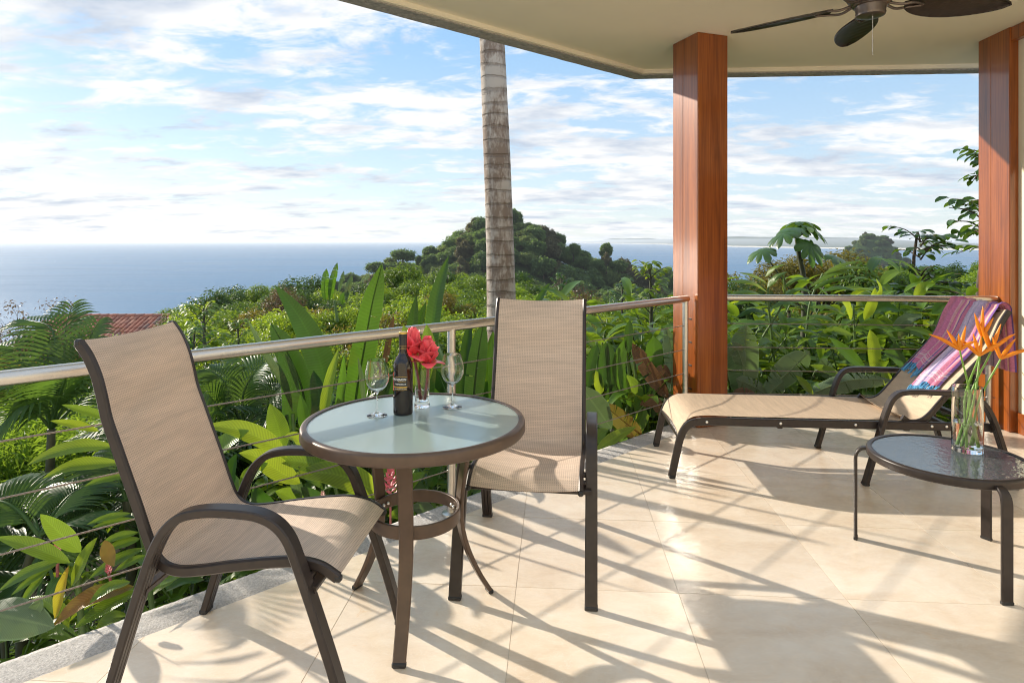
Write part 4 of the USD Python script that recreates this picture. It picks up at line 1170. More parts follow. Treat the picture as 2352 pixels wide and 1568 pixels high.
def frond(path, L, nl=30, hint=UP, droop=.5, lw=.022, seed=0, up=.35):
    """A feather palm leaf: narrow leaflets along both sides of an arching rib. Leaflet length L."""
    r = np.random.default_rng(seed)
    n = len(path)
    p = np.asarray(path, float)
    t = np.gradient(p, axis=0)
    t /= np.linalg.norm(t, axis=1, keepdims=True)
    ms, uvs = [tube(p, np.linspace(.011, .003, n), 5)], []
    uvs.append(np.tile([.5, .5], (len(ms[0].vertices), 1)))
    for i in range(nl):
        u = .16 + .84 * (i + .5) / nl
        at = np.array([np.interp(u, np.linspace(0, 1, n), p[:, k]) for k in range(3)])
        tt = np.array([np.interp(u, np.linspace(0, 1, n), t[:, k]) for k in range(3)])
        lat = np.cross(hint, tt)
        lat /= np.linalg.norm(lat) + 1e-9
        nr = np.cross(tt, lat)
        ln = L * (np.sin(PI * (u * .80 + .14)) ** .7) * r.uniform(.9, 1.08)
        for s in (-1, 1):
            d = s * lat * .80 + tt * (.45 + .4 * u) + nr * up
            d /= np.linalg.norm(d)
            s_ = np.linspace(0, 1, 6)
            q = at + d * (ln * s_)[:, None] - UP * (droop * ln * s_ ** 2.2)[:, None]
            m, uv = blade(q, lance(6, lw, .35), nr + .3 * s * lat, .3, cols=3)
            ms.append(m)
            uvs.append(uv)
    return cat_(ms), np.vstack(uvs)


# ------------------------------------------------------------------ plants built as prototypes, copied with new places and labels
class Kind:
    """A kind of plant with several forms; the first use of a form builds it in place, later uses copy it."""

    def __init__(self, name, cat, build, forms):
        self.name, self.cat, self.build, self.forms, self.first, self.k = name, cat, build, forms, {}, 0

    def put(self, label, loc, rot=0.0, scale=1.0, group=None, form=None):
        f = self.k % self.forms if form is None else form
        self.k += 1
        if f not in self.first:
            t = Thing(self.name, label, self.cat, loc, rot, group)
            if np.ndim(scale) or scale != 1.0:
                t.x.AddScaleOp().Set(Gf.Vec3f(*(map(float, scale) if np.ndim(scale) else (float(scale),) * 3)))
            self.build(t, f)
            self.first[f] = t
            return t
        p = copy_of(self.first[f], self.name, label, self.cat, loc, rot, scale if np.ndim(scale) else (scale,) * 3, group)
        if not group and self.first[f].prim.GetCustomDataByKey('group'):
            p.SetCustomDataByKey('group', '')
        return p


def build_ginger(t, f):
    r = np.random.default_rng(100 + f)
    look = (L_ginger, L_lime, L_ginger, L_ginger, L_lime, L_ginger)[f % 6]
    for k in range(4):
        az = k * PI / 2 + r.uniform(-.6, .6)
        out = np.array([math.cos(az), math.sin(az), 0])
        H, lean = r.uniform(.85, 1.15), r.uniform(.25, .55)
        path = spline([out * .05, out * (.06 + lean * .25) + UP * H * .45, out * (.06 + lean * .65) + UP * H * .8, out * (.06 + lean) + UP * H], 24)
        t.add('cane', tube(path, np.linspace(.013, .006, 24), 7), M_cane, smooth=True)
        ax = az + r.choice([-1, 1]) * PI / 2
        for i in range(9):
            u = .30 + .70 * i / 8
            at = path[int(u * 23)]
            s = 1 if i % 2 else -1
            a = ax + (0 if s > 0 else PI) - s * r.uniform(.25, .55) * (1 if True else 0)
            d = np.array([math.cos(a), math.sin(a), 0])
            L = r.uniform(.40, .56) * (1 - .35 * abs(u - .65))
            p0, bend = r.uniform(.35, .75) + .35 * (u > .9), r.uniform(.7, 1.4)
            s_ = np.linspace(0, 1, 9)
            pit = p0 - bend * s_ ** 1.2
            q = at + d * (np.cumsum(np.cos(pit)) * L / 9)[:, None] + UP * (np.cumsum(np.sin(pit)) * L / 9)[:, None]
            m, uv = blade(q, lance(9, L * r.uniform(.20, .26), .42), UP + .2 * r.normal(0, 1, 3), .28, .05, 5, int(r.integers(1e6)))
            t.add('leaf', m, look, smooth=True, uv=uv)


GINGER = Kind('ginger_plant', 'plant', build_ginger, 6)


def build_heliconia(t, f):
    r = np.random.default_rng(200 + f)
    look = (L_dark, L_paddle, L_dark)[f % 3]
    for k in range(7):
        az = k * 2.4 + r.uniform(-.4, .4)
        out = np.array([math.cos(az), math.sin(az), 0])
        H = r.uniform(.9, 1.5)
        ln = r.uniform(.06, .40)
        L = r.uniform(.75, 1.1)
        base, top = out * .06, out * (.05 + ln * .5) + UP * H
        pet = spline([base, (base + top) / 2 - out * .03, top], 12)
        lf = t.add('leaf_stalk', tube(pet, np.linspace(.020, .010, 12), 7), M_cane, smooth=True)
        q = spline([top, top + out * ln * .5 + UP * L * .45, top + out * (ln * 1.4) + UP * L * (.9 - .3 * ln)], 14)
        m, uv = blade(q, paddle(14, r.uniform(.20, .27)), out * .9 + UP * .3 + r.normal(0, .5, 3), .30, .05, 7, int(r.integers(1e6)))
        t.add('leaf', m, look, smooth=True, uv=uv)


HELICONIA = Kind('heliconia_plant', 'plant', build_heliconia, 3)


def build_banana(t, f):
    r = np.random.default_rng(300 + f)
    t.add('stem', tube([(0, 0, 0), (.01, 0, .35), (.02, .01, .75)], [.075, .06, .045], 12), M_dcane, smooth=True)
    for k in range(7):
        az = k * 2.4 + r.uniform(-.3, .3)
        out = np.array([math.cos(az), math.sin(az), 0])
        L, rise = r.uniform(.9, 1.25), r.uniform(.2, .75)
        c = UP * .7
        q = spline([c, c + out * .22 + UP * .3 * rise, c + out * (.22 + L * .45) + UP * (.55 * rise), c + out * (.22 + L * .9) + UP * (.3 * rise - .35)], 24)
        m, uv = torn(q, paddle(24, .42), UP, int(r.integers(1e6)))
        t.add('leaf', m, L_dead if k == 6 else L_banana, smooth=True, uv=uv)


BANANA = Kind('banana_plant', 'plant', build_banana, 2)


def build_palm(t, f):
    r = np.random.default_rng(400 + f)
    for c in range(3):
        b = np.array([math.cos(c * 2.1), math.sin(c * 2.1), 0]) * .12
        tr = spline([b, b * 1.6 + UP * .4, b * 2.2 + UP * .8], 8)
        t.add('trunk', tube(tr, np.linspace(.030, .018, 8), 9), M_dcane, smooth=True)
        for k in range(5):
            az = k * 2 * PI / 5 + c + r.uniform(-.3, .3)
            out = np.array([math.cos(az), math.sin(az), 0])
            top = tr[-1]
            L, el = r.uniform(.85, 1.15), r.uniform(.5, 1.0)
            q = spline([top, top + out * .12 * L + UP * .38 * L * el, top + out * .42 * L + UP * .68 * L * el, top + out * .85 * L + UP * (.62 * el - .05) * L], 18)
            m, uv = frond(q, .30, 26, UP, .45, .020, int(r.integers(1e6)))
            t.add('frond', m, L_palm, smooth=True, uv=uv)


PALM = Kind('areca_palm', 'palm', build_palm, 3)


def leaf_cloud(r, centres, radii, n, size, flat=.75, aspect=.5, droop=.25, shell=.55, jit=(.75, 1.12)):
    """n small folded leaves spread through ellipsoid clumps, facing outwards and up. Each leaf is two triangles pairs about its midrib."""
    k = r.choice(len(centres), n, p=radii ** 2 / (radii ** 2).sum())
    d = r.normal(0, 1, (n, 3))
    d /= np.linalg.norm(d, axis=1, keepdims=True)
    rad = radii[k] * (shell + (1 - shell) * r.uniform(0, 1, n) ** .5) * r.uniform(*jit, n)
    at = centres[k] + d * rad[:, None] * np.array([1, 1, flat])
    nrm = d * .7 + np.array([0, 0, .75]) + r.normal(0, .45, (n, 3))
    nrm /= np.linalg.norm(nrm, axis=1, keepdims=True)
    ax = d + r.normal(0, .6, (n, 3)) - np.array([0, 0, droop])
    ax -= nrm * (ax * nrm).sum(1, keepdims=True)
    ax /= np.linalg.norm(ax, axis=1, keepdims=True) + 1e-9
    la = np.cross(nrm, ax)
    s = (size * r.uniform(.65, 1.3, n))[:, None]
    tip = at + ax * s - UP * s * .12
    mid = at + ax * s * .45 - nrm * s * .05
    l_, r_ = mid + la * s * aspect * .5 + nrm * s * .12, mid - la * s * aspect * .5 + nrm * s * .12
    v = np.stack([at, l_, tip, r_], 1).reshape(-1, 3)
    b = np.arange(n)[:, None] * 4
    return trimesh.Trimesh(v, np.vstack([b + [0, 2, 1], b + [0, 3, 2]]), process=False)


def limbs(r, centres, base, r0, n=None):
    ms = []
    for c in centres[:n]:
        m = base + (c - base) * .5 + np.array([0, 0, -.08]) * np.linalg.norm(c - base) + r.normal(0, .04, 3)
        ms.append(tube(spline([base, m, c], 8), np.linspace(r0, r0 * .25, 8), 6))
    return cat_(ms)


def crown_shape(r, n, R, flat, zc):
    """Clump centres over a lumpy dome of radius about 1."""
    d = r.normal(0, 1, (n, 3))
    d[:, 2] = np.abs(d[:, 2]) - .25
    d /= np.linalg.norm(d, axis=1, keepdims=True)
    c = d * R * r.uniform(.45, .85, (n, 1)) * np.array([1, 1, flat])
    c[:, 2] += zc
    return c, R * r.uniform(.26, .46, n)


SHRUB_LOOKS = {'bright': F_bright, 'green': F_mid, 'dark': F_dark, 'olive': F_olive, 'red': F_red}


def shrub_kind(look, n, size, aspect=.5, forms=3, droop=.3, name='leafy_shrub'):
    def build(t, f):
        r = np.random.default_rng(500 + f + len(look) * 10)
        c, rad = crown_shape(r, 15, 1.0, .85, 1.05)
        t.add('stem', cat_([tube([(0, 0, 0), (.03, 0, .3), (.02, .02, .55)], [.05, .04, .035], 7), limbs(r, c, np.array([.02, .02, .5]), .028)]), M_bark, smooth=True)
        t.add('foliage', leaf_cloud(r, c, rad, n, size, .85, aspect, droop), SHRUB_LOOKS[look], smooth=False)
    return Kind(name, 'shrub', build, forms)


SHRUB = {k: shrub_kind(k, n, s) for k, n, s in (('bright', 5200, .085), ('green', 5200, .085), ('dark', 4200, .10), ('olive', 4200, .085), ('red', 2600, .07))}


def build_forest(t, f):
    r = np.random.default_rng(700 + f)
    tall = f % 3 == 1
    look = (F_forest, F_forest, F_forest2, F_forest, F_forest3, F_forest)[f % 6]
    c, rad = crown_shape(r, 70 if not tall else 50, 8.6 if not tall else 6.4, .85 if not tall else 1.15, 12 if not tall else 15)
    c[:, 2] -= 2.5 * (r.uniform(0, 1, len(c)) < .4)
    t.add('trunk', cat_([tube([(0, 0, -4), (.2, 0, 6), (0, .2, 12)], [.55, .42, .32], 8), limbs(r, c, np.array([0, .2, 11.0]), .22)]), M_bark, smooth=True)
    t.add('crown', leaf_cloud(r, c, rad * r.uniform(.55, 1.0, len(c)), 5200, 1.9, .75, .55, .3, .2, (.6, 1.4)), look, smooth=False)


FOREST = Kind('forest_tree', 'tree', build_forest, 6)

# ------------------------------------------------------------------ forest on the headland and the island
frng = np.random.default_rng(11)
NG = 0


def forest_label(px, side):
    return side


for j, y in enumerate(np.arange(455, 668, 24)):
    for x in np.arange(-165, 205, 12.5):
        x1, y1 = x + frng.uniform(-5, 5), y + frng.uniform(-9, 9)
        z = ground1(x1, y1)
        if z < -62:
            continue
        px = CX + F * x1 / y1
        where = 'far left end' if px < 960 else 'left slope' if px < 1112 else 'middle behind the palm' if px < 1176 else 'right slope' if px < 1300 else 'right shoulder' if px < 1440 else 'far right end'
        py = HY + (EYE - z - 18) * F / y1
        tier = 'near the top' if py < 530 else 'halfway up' if py < 590 else 'low down'
        s = frng.uniform(.85, 1.25)
        f = FOREST.k % 6
        look_ = ('broad dark', 'tall narrow', 'broad pale green', 'rounded dark', 'tall brownish', 'spreading dark')[f]
        FOREST.put(f'{look_} forest tree {tier} on the {where} of the headland', (x1, y1, z - 4.5), frng.uniform(0, 6.28), (s, s, s * frng.uniform(.85, 1.15)), f'{look_} trees {tier} on the {where} of the headland')
for k in range(16):
    x1, y1 = frng.uniform(-62, -6), frng.uniform(575, 632)
    s = frng.uniform(.7, .95)
    f = FOREST.k % 6
    look_ = ('broad dark', 'tall narrow', 'broad pale green', 'rounded dark', 'tall brownish', 'spreading dark')[f]
    FOREST.put(f'smaller {look_} tree filling the upper left slope of the headland', (x1, y1, ground1(x1, y1) - 4), frng.uniform(0, 6.28), s, f'smaller {look_} trees on the upper left slope of the headland')
for px, py, d, s, f, lab in ((1392, 547, 575, (.85, .85, 1.05), 1, 'tall lone tree standing above the canopy against the right-hand bay'), (1318, 548, 590, (.75, .75, 1.0), 0, 'dark round-headed tree between the headland and the tall lone tree'),
                             (1283, 524, 600, (.80, .80, 1.05), 3, 'umbrella-shaped tree on the right shoulder of the headland'), (1185, 477, 620, (.8, .8, 1.05), 5, 'topmost tree on the headland summit beside the palm trunk'),
                             (925, 563, 560, (1.3, 1.2, .85), 3, 'broad dark tree standing on the low left end of the headland'), (866, 592, 540, (1.1, 1.0, .8), 0, 'lowest dark tree at the left tip of the headland'), (896, 584, 560, (.7, .7, .75), 2, 'small pale tree between the two dark trees at the left tip of the headland'), (905, 596, 550, (1.1, 1.0, .7), 5, 'spreading dark tree under the broad tree on the low left end'), (1393, 574, 560, (.7, .7, .9), 4, 'brownish tree directly below the tall lone tree'), (1372, 590, 555, (.9, .9, .8), 5, 'spreading dark tree left below the tall lone tree'), (1420, 588, 555, (.9, .9, .8), 0, 'broad dark tree right below the tall lone tree'), (1340, 580, 570, (.8, .8, .8), 3, 'rounded dark tree left of the tall lone tree'), (962, 578, 580, (.5, .5, .8), 1, 'thin pale tree left of the headland slope')):
    q = P(px, py, d)
    top = 22.5 if f % 3 != 1 else 25.5
    FOREST.put(lab, (q[0], q[1], q[2] - top * s[2]), frng.uniform(0, 6.28), s, None, f)
for k in range(95):
    a, r_ = frng.uniform(0, 6.28), 84 * frng.uniform(0, 1) ** .55
    x1, y1 = IC[0] + r_ * math.cos(a) * 1.1, IC[1] + r_ * math.sin(a)
    z = -101 + 112 * math.exp(-(math.hypot((x1 - IC[0]) / 1.25, y1 - IC[1]) / 66) ** 2.4)
    s = frng.uniform(.75, 1.05)
    look_ = ('broad dark', 'tall narrow', 'broad pale green', 'rounded dark', 'tall brownish', 'spreading dark')[FOREST.k % 6]
    part_ = ('left' if x1 < IC[0] - 28 else 'right' if x1 > IC[0] + 28 else 'middle') + (', front side' if y1 < IC[1] - 15 else ', far side' if y1 > IC[1] + 25 else '')
    FOREST.put(f'{look_} tree on the distant wooded island, {part_}', (x1, y1, z - 9), frng.uniform(0, 6.28), s, f'{look_} trees on the distant island, {part_}')

# ------------------------------------------------------------------ thicket of shrubs below the headland
SKY_X = [300, 385, 405, 430, 480, 520, 560, 600, 660, 700, 745, 800, 830, 860, 900, 950, 1000, 1050, 1100, 1200, 1240, 1300, 1350, 1430, 1500, 1560, 1680, 1800, 1900, 2000, 2250]
SKY_Y = [775, 735, 700, 672, 658, 650, 648, 636, 634, 626, 642, 652, 640, 616, 608, 606, 614, 604, 616, 616, 644, 660, 668, 676, 668, 660, 655, 640, 625, 600, 600]
trng = np.random.default_rng(21)


def zone(px):
    return ('right of the tiled roof' if px < 560 else 'left of the upright paddle leaves' if px < 800 else 'behind the upright paddle leaves' if px < 1100 else
            'just right of the palm trunk' if px < 1350 else 'left of the wooden column' if px < 1560 else 'between the two columns')


ROWS = ((34, 0, 46, ('dark', 'green', 'dark', 'bright'), 1.35, 'farthest row of shrubs'), (24, 22, 54, ('green', 'bright', 'dark', 'bright'), 1.15, 'second row of shrubs'),
        (17, 52, 62, ('bright', 'bright', 'green', 'olive'), 1.0, 'middle row of shrubs'), (12, 88, 74, ('bright', 'green', 'olive', 'bright'), .86, 'nearer row of shrubs'), (8.8, 132, 88, ('green', 'bright', 'green'), .72, 'nearest row of shrubs'))
for d, dy, step, looks, s0, rowname in ROWS:
    px = 395 + step * trng.uniform(0, 1)
    while px < 2250:
        gap = 1560 < px < 1660
        if not gap:
            lk = looks[int(trng.integers(len(looks)))]
            if px < 700 and d > 30:
                lk = 'dark' if trng.uniform() < .7 else 'green'
            d1 = d * trng.uniform(.92, 1.1)
            top = np.interp(px, SKY_X, SKY_Y) + dy + trng.uniform(-6, 10)
            s = s0 * trng.uniform(.85, 1.2)
            q = P(px, top, d1)
            word = {'bright': 'bright green', 'green': 'mid green', 'dark': 'dark green', 'olive': 'orange-tipped olive', 'red': 'reddish'}[lk]
            SHRUB[lk].put(f'{word} shrub {zone(px)}, {rowname.replace(" of shrubs", "")}', (q[0], q[1], q[2] - 2.0 * s), trng.uniform(0, 6.28), (s, s, s * trng.uniform(.9, 1.1)), f'{rowname} on the slope, {word}, {zone(px)}')
        px += step * trng.uniform(.8, 1.2)
SHRUB['red'].put('thin reddish-brown shrub on the skyline between green shrubs', P(650, 645, 20) - (0, 0, 1.5), 0, .75)
SHRUB['red'].put('dry brown shrub right of the palm trunk over the chair back', P(1330, 655, 14) - (0, 0, 1.1), 1, .55)
for px, py, d, s, lk, lb in ((1505, 585, 9, .38, 'bright', ''),):
    pass


# bare twiggy shrub at the left edge
def build_bare(t, f):
    r = np.random.default_rng(61)
    ms = []
    tips = []
    for k in range(26):
        a = r.uniform(0, 6.28)
        p0 = np.array([0, 0, .1])
        p1 = p0 + np.array([math.cos(a) * .5, math.sin(a) * .5, r.uniform(.7, 1.3)])
        p2 = p1 + np.array([math.cos(a) * r.uniform(.2, .6), math.sin(a) * .4, r.uniform(.4, .9)])
        ms.append(tube(spline([p0, p1, p2], 9), np.linspace(.022, .006, 9), 5))
        for j in range(9):
            b = p1 + (p2 - p1) * r.uniform(0, 1)
            e = b + r.normal(0, .22, 3) + UP * .22
            ms.append(tube([b, (b + e) / 2 + r.normal(0, .02, 3), e], [.005, .004, .002], 4))
            tips.append(e)
    t.add('branches', cat_(ms), M_twig, smooth=True)
    t.add('foliage', leaf_cloud(r, np.array(tips), np.full(len(tips), .16), 7000, .055, 1, .5, .2, .2), F_red, smooth=False)


BARE = Kind('bare_shrub', 'shrub', build_bare, 1)
BARE.put('brown twiggy half-bare shrub at the left picture edge against the sea', P(20, 690, 11) - (0, 0, 2.55), .5, 1.0)
BARE.put('smaller brown twiggy shrub just right of the half-bare one at the left edge', P(105, 740, 12) - (0, 0, 2.0), 2.5, .8)
for px, top, d, s, lk, lb in ((-40, 770, 9, .9, 'olive', 'olive shrub under the twiggy shrub at the left edge'), (60, 775, 10, .9, 'green', 'green shrub between the twiggy shrub and the areca palm'),
                              (150, 790, 12, .8, 'olive', 'olive shrub just left of the tiled roof'), (235, 762, 13, .75, 'bright', 'bright shrub in front of the tiled roof, above the chair top'),
                              (310, 768, 13, .75, 'olive', 'olive shrub at the lower edge of the tiled roof'), (375, 770, 12, .7, 'bright', 'bright shrub at the right end of the tiled roof'),
                              (470, 815, 6.5, .75, 'green', 'dense green shrub just below the handrail right of the side-on chair'), (560, 830, 6.8, .7, 'green', 'green shrub below the handrail beside the palm fronds'),
                              (690, 800, 7.2, .7, 'green', 'green shrub seen under the handrail left of the wine glasses'), (1370, 720, 7.2, .62, 'green', 'dark green shrub right of the chair back, below the handrail'),
                              (1240, 690, 8.0, .7, 'olive', 'olive shrub at the foot of the palm trunk'), (1180, 720, 7.5, .7, 'bright', 'bright shrub behind the top of the facing chair')):
    q = P(px, top, d)
    SHRUB[lk].put(lb, (q[0], q[1], q[2] - 2.0 * s), d * 3, s)


# shrubs with larger drooping leaves
def build_droop(t, f):
    r = np.random.default_rng(810 + f)
    look = (L_lime, L_glossy, L_paddle)[f % 3]
    t.add('stem', cat_([tube([(0, 0, 0), (.02, 0, .6), (0, .02, 1.1)], [.03, .024, .016], 7)]), M_dcane, smooth=True)
    nb = 13
    for k in range(nb):
        az = k * 2.4
        out = np.array([math.cos(az), math.sin(az), 0])
        b0 = UP * (.35 + .75 * k / nb)
        b1 = b0 + out * r.uniform(.22, .42) * (1.15 - .6 * k / nb) + UP * r.uniform(.12, .28)
        br = t.add('branch', tube(spline([b0, (b0 + b1) / 2 + UP * .03, b1], 8), np.linspace(.009, .004, 8), 5), M_dcane, smooth=True)
        ms, uvs = [], []
        for i in range(9):
            at = b0 + (b1 - b0) * (.35 + .65 * i / 8)
            a = az + (1 if i % 2 else -1) * r.uniform(.5, 1.3)
            if i == 8:
                a = az
            d = np.array([math.cos(a), math.sin(a), 0])
            L = r.uniform(.13, .20)
            pit = .5 - 1.6 * np.linspace(0, 1, 7) ** 1.1
            q = at + d * (np.cumsum(np.cos(pit)) * L / 7)[:, None] + UP * (np.cumsum(np.sin(pit)) * L / 7)[:, None]
            m, uv = blade(q, lance(7, L * .42, .45), UP, -.25, .04, 5, int(r.integers(1e6)))
            t.add('leaf', m, look, smooth=True, uv=uv, parent=br)


DROOP = Kind('large_leaved_shrub', 'shrub', build_droop, 3)
for px, py, d, s, f, lb, rot in ((467, 680, 9, .95, 0, 'sapling with bright drooping leaves right of the tiled roof', .3), (548, 720, 8.5, .6, 0, 'small sapling with pale drooping leaves right of the larger one', 2.0),
                                 (1495, 583, 8.5, .92, 0, 'yellow-green large-leaved shrub left of the wooden column', 1.0), (1290, 625, 9, .5, 2, 'slender bright shrub on the slope above the facing chair', 0.4),
                                 (445, 745, 7.0, .62, 2, 'bright large-leaved shrub just over the handrail by the side-on chair', 4.0), (1430, 640, 9.5, .6, 1, 'dark large-leaved shrub beside the yellow-green shrub', 3.0)):
    q = P(px, py, d)
    DROOP.put(lb, (q[0], q[1], q[2] - 1.28 * s), rot, s, None, f)


# dark glossy tree at the right column
def build_glossy(t, f):
    r = np.random.default_rng(830)
    ms = [tube(spline([(0, 0, 0), (.05, 0, .9), (-.05, .05, 1.7), (.10, 0, 2.6), (.06, 0, 3.2)], 24), np.linspace(.055, .014, 24), 8)]
    lv = []
    for k in range(44):
        z0 = r.uniform(.5, 3.15)
        az = r.uniform(0, 6.28)
        out = np.array([math.cos(az), math.sin(az), 0])
        R_ = r.uniform(.45, 1.05) * np.interp(z0, [.5, 1.6, 2.1, 3.2], [1.15, 1.1, .55, .30])
        b0 = np.array([.03, 0, z0])
        b1 = b0 + out * R_ + UP * r.uniform(-.05, .25)
        br = spline([b0, (b0 + b1) / 2 + UP * .06, b1], 9)
        ms.append(tube(br, np.linspace(.012, .004, 9), 5))
        for i in range(11):
            at = br[2 + int(i * 6 / 10)]
            a = az + r.uniform(-1.5, 1.5)
            d = np.array([math.cos(a), math.sin(a), 0])
            L = r.uniform(.12, .20)
            pit = r.uniform(0, .5) - 1.1 * np.linspace(0, 1, 7)
            q = at + d * (np.cumsum(np.cos(pit)) * L / 7)[:, None] + UP * (np.cumsum(np.sin(pit)) * L / 7)[:, None]
            lv.append(blade(q, lance(7, L * .40, .5), UP + r.normal(0, .35, 3), .15, .06, 5, int(r.integers(1e6))))
    t.add('trunk', cat_(ms), M_bark, smooth=True)
    for k in r.permutation(len(lv))[:290]:
        t.add('leaf', lv[k][0], L_glossy, smooth=True, uv=lv[k][1])
    rest = [lv[k] for k in r.permutation(len(lv))[290:]]
    t.add('leaf_mass', cat_([m for m, _ in rest]), L_glossy, smooth=True, uv=np.vstack([u for _, u in rest]), kind='stuff')


GLOSSY = Kind('glossy_leaved_tree', 'tree', build_glossy, 1)
q = P(2268, 560, 7.0)
GLOSSY.put('dark glossy-leaved tree reaching up beside the right wooden column', (q[0], q[1], q[2] - 2.3), .4, 1.05)
q = P(2120, 560, 7.8)
GLOSSY.put('lower glossy-leaved tree left of the right wooden column under the distant island', (q[0], q[1], q[2] - 2.35), 2.2, (1.05, 1.05, .78))
for px, top, d, s, lk, lb in ((1890, 560, 13, .95, 'olive', 'olive shrub with orange tips right of the cecropia'), (1955, 552, 14, .9, 'olive', 'orange-tipped olive shrub left of the distant island'), (1815, 575, 13, .8, 'olive', 'olive shrub behind the cecropia trunk'),
                              (2040, 585, 12, .9, 'green', 'green shrub under the distant island'), (1730, 615, 12, .8, 'olive', 'small olive shrub by the bay right of the first column'), (2180, 600, 11, .9, 'green', 'green shrub behind the glossy-leaved tree'), (1690, 628, 10, .6, 'dark', 'dark shrub just right of the first wooden column')):
    q = P(px, top, d)
    SHRUB[lk].put(lb, (q[0], q[1], q[2] - 2.0 * s), d * 2.1, s)


# cecropia: palmate umbrella leaves on a bare stem
cb = P(1842, 640, 8.5)
t = Thing('cecropia_tree', 'cecropia sapling with umbrella-like lobed leaves between the two columns', 'tree', (cb[0], cb[1], cb[2] - 1.6))
tr = spline([(cb[0], cb[1], cb[2] - 1.6), P(1846, 640, 8.5), P(1836, 590, 8.5), P(1830, 548, 8.5)], 20)
t.addw('trunk', tube(tr, np.linspace(.055, .028, 20), 9), M_dcane, smooth=True)
crng = np.random.default_rng(5)


def palmate(c, nrm, R_, lobes, look, joint):
    lf = t.addw('leaf_stalk', tube(spline([joint, (np.asarray(joint) + c) / 2 + UP * .02, c], 8), .010, 6), M_dcane, smooth=True)
    a = np.cross(nrm, [1, 0, .2])
    a /= np.linalg.norm(a)
    b = np.cross(nrm, a)
    for k in range(lobes):
        ang = k * 2 * PI / lobes
        d = a * math.cos(ang) + b * math.sin(ang)
        L = R_ * crng.uniform(.85, 1.1)
        s_ = np.linspace(0, 1, 9)
        q = c + d * (L * s_ * (1 - .18 * s_ ** 2))[:, None] - UP * (L * .42 * s_ ** 2.2)[:, None] + nrm * .02
        m, uv = blade(q, lance(9, L * .38, .72), nrm, -.2, .04, 5, int(crng.integers(1e6)))
        t.addw('leaf_lobe', m, look, smooth=True, uv=uv, parent=lf)


palmate(P(1826, 525, 8.5), np.array([0, -.1, 1.0]), .33, 9, L_glossy, tr[-1])
palmate(P(1800, 540, 8.4), np.array([-.5, -.2, .9]), .25, 8, L_glossy, tr[-1])
palmate(P(1866, 528, 8.5), np.array([.6, -.2, .9]), .26, 8, L_glossy, tr[-1])
palmate(P(1860, 566, 8.3), np.array([.3, -.8, .6]), .27, 9, L_paddle, tr[-4])
palmate(P(1836, 515, 8.7), np.array([.1, .3, 1.0]), .32, 9, L_glossy, tr[-1])
palmate(P(1752, 578, 8.3), np.array([-.4, -.3, .9]), .24, 8, L_glossy, tr[10])
palmate(P(1925, 594, 8.4), np.array([.4, -.3, .9]), .27, 8, L_glossy, tr[8])

# ------------------------------------------------------------------ tiled roof of the house below
M_rtile = [pbr('roof_tile_%s' % k, c, 0.85, vary=0.25, vscale=9) for k, c in (('red', (0.30, 0.105, 0.065)), ('brown', (0.22, 0.085, 0.060)), ('pale', (0.38, 0.17, 0.11)), ('grey', (0.17, 0.10, 0.085)))]
hz = 30.0
ra, rb = P(128, 724, hz), P(404, 724, hz)
house = Thing('house', 'house below the terrace showing only its red clay tiled roof over the shrubs', 'house', ((ra[0] + rb[0]) / 2, hz - 2, ra[2] - 5))
house.addw('wall', slab((rb[0] - ra[0] - .6, 5.0, 3.2), ((ra[0] + rb[0]) / 2, hz - .2, ra[2] - 3.0), .02), M_wallp, smooth=False)
slope = math.radians(22)
plane = slab((rb[0] - ra[0], 3.3 / math.cos(slope), .08), (0, 0, 0), .01)
plane.apply_transform(trimesh.transformations.rotation_matrix(slope, [1, 0, 0]))
plane.apply_translation(((ra[0] + rb[0]) / 2, hz - 1.65, ra[2] - 1.65 * math.tan(slope) - .10))
roof = house.addw('roof', plane, M_rtile[3], smooth=False)
pitch = .215
ncol = int((rb[0] - ra[0]) / pitch)
half = np.linspace(0, PI, 7)
hrng = np.random.default_rng(2)
for row in range(8):
    for c in range(ncol):
        x0 = ra[0] + (c + .5) * pitch
        s0, s1 = row * .39, row * .39 + .45
        rings = []
        for s_, rr_, dz in ((s0, .082, .0), (s1, .098, .018)):
            yy, zz = hz - s_ * math.cos(slope), ra[2] - s_ * math.sin(slope) - .055 + dz + hrng.uniform(-.006, .006)
            for th_ in (0, .014):
                rings.append(np.stack([x0 + (rr_ - th_) * np.cos(half), np.full(7, yy), zz + (rr_ - th_) * np.sin(half)], 1))
        o0, i0, o1, i1 = rings
        m = sheet(np.stack([i0, o0, o1, i1, i0]))[0]
        house.addw('roof_tile', m, M_rtile[int(hrng.choice(4, p=[.5, .25, .15, .10]))], smooth=40, parent=roof)
for c in range(int((rb[0] - ra[0]) / .42)):
    x0 = ra[0] + (c + .5) * .42
    m = sheet(np.stack([np.stack([np.full(7, x0 + e * .22), hz + .14 * np.cos(half), ra[2] - .05 + .12 * np.sin(half) + .01 * e], 1) for e in (-1, 1)])[:, ::-1], .012)[0]
    house.addw('ridge_tile', m, M_rtile[c % 2], smooth=40, parent=roof)

# small boat far out on the sea
bp = P(220 / 1.7415, 600.5, 2780)
bt = Thing('motor_boat', 'tiny white motor boat far out on the sea at the left', 'boat', (bp[0], bp[1], SEA), .2)
hull = sheet(np.stack([np.stack([np.array([-1, -.9, 0, .9, 1]) * w_ * .5, np.full(5, y_), np.array([1, .2, -.2, .2, 1]) * h_], 1) for y_, w_, h_ in ((-3.6, 2.2, .9), (0, 2.4, 1.0), (2.4, 1.6, 1.2), (3.8, .1, 1.5))]), .1)[0]
bt.add('hull', hull, M_white)
bt.add('cabin', slab((1.5, 2.2, 1.2), (0, .2, 1.3), .2), M_white)

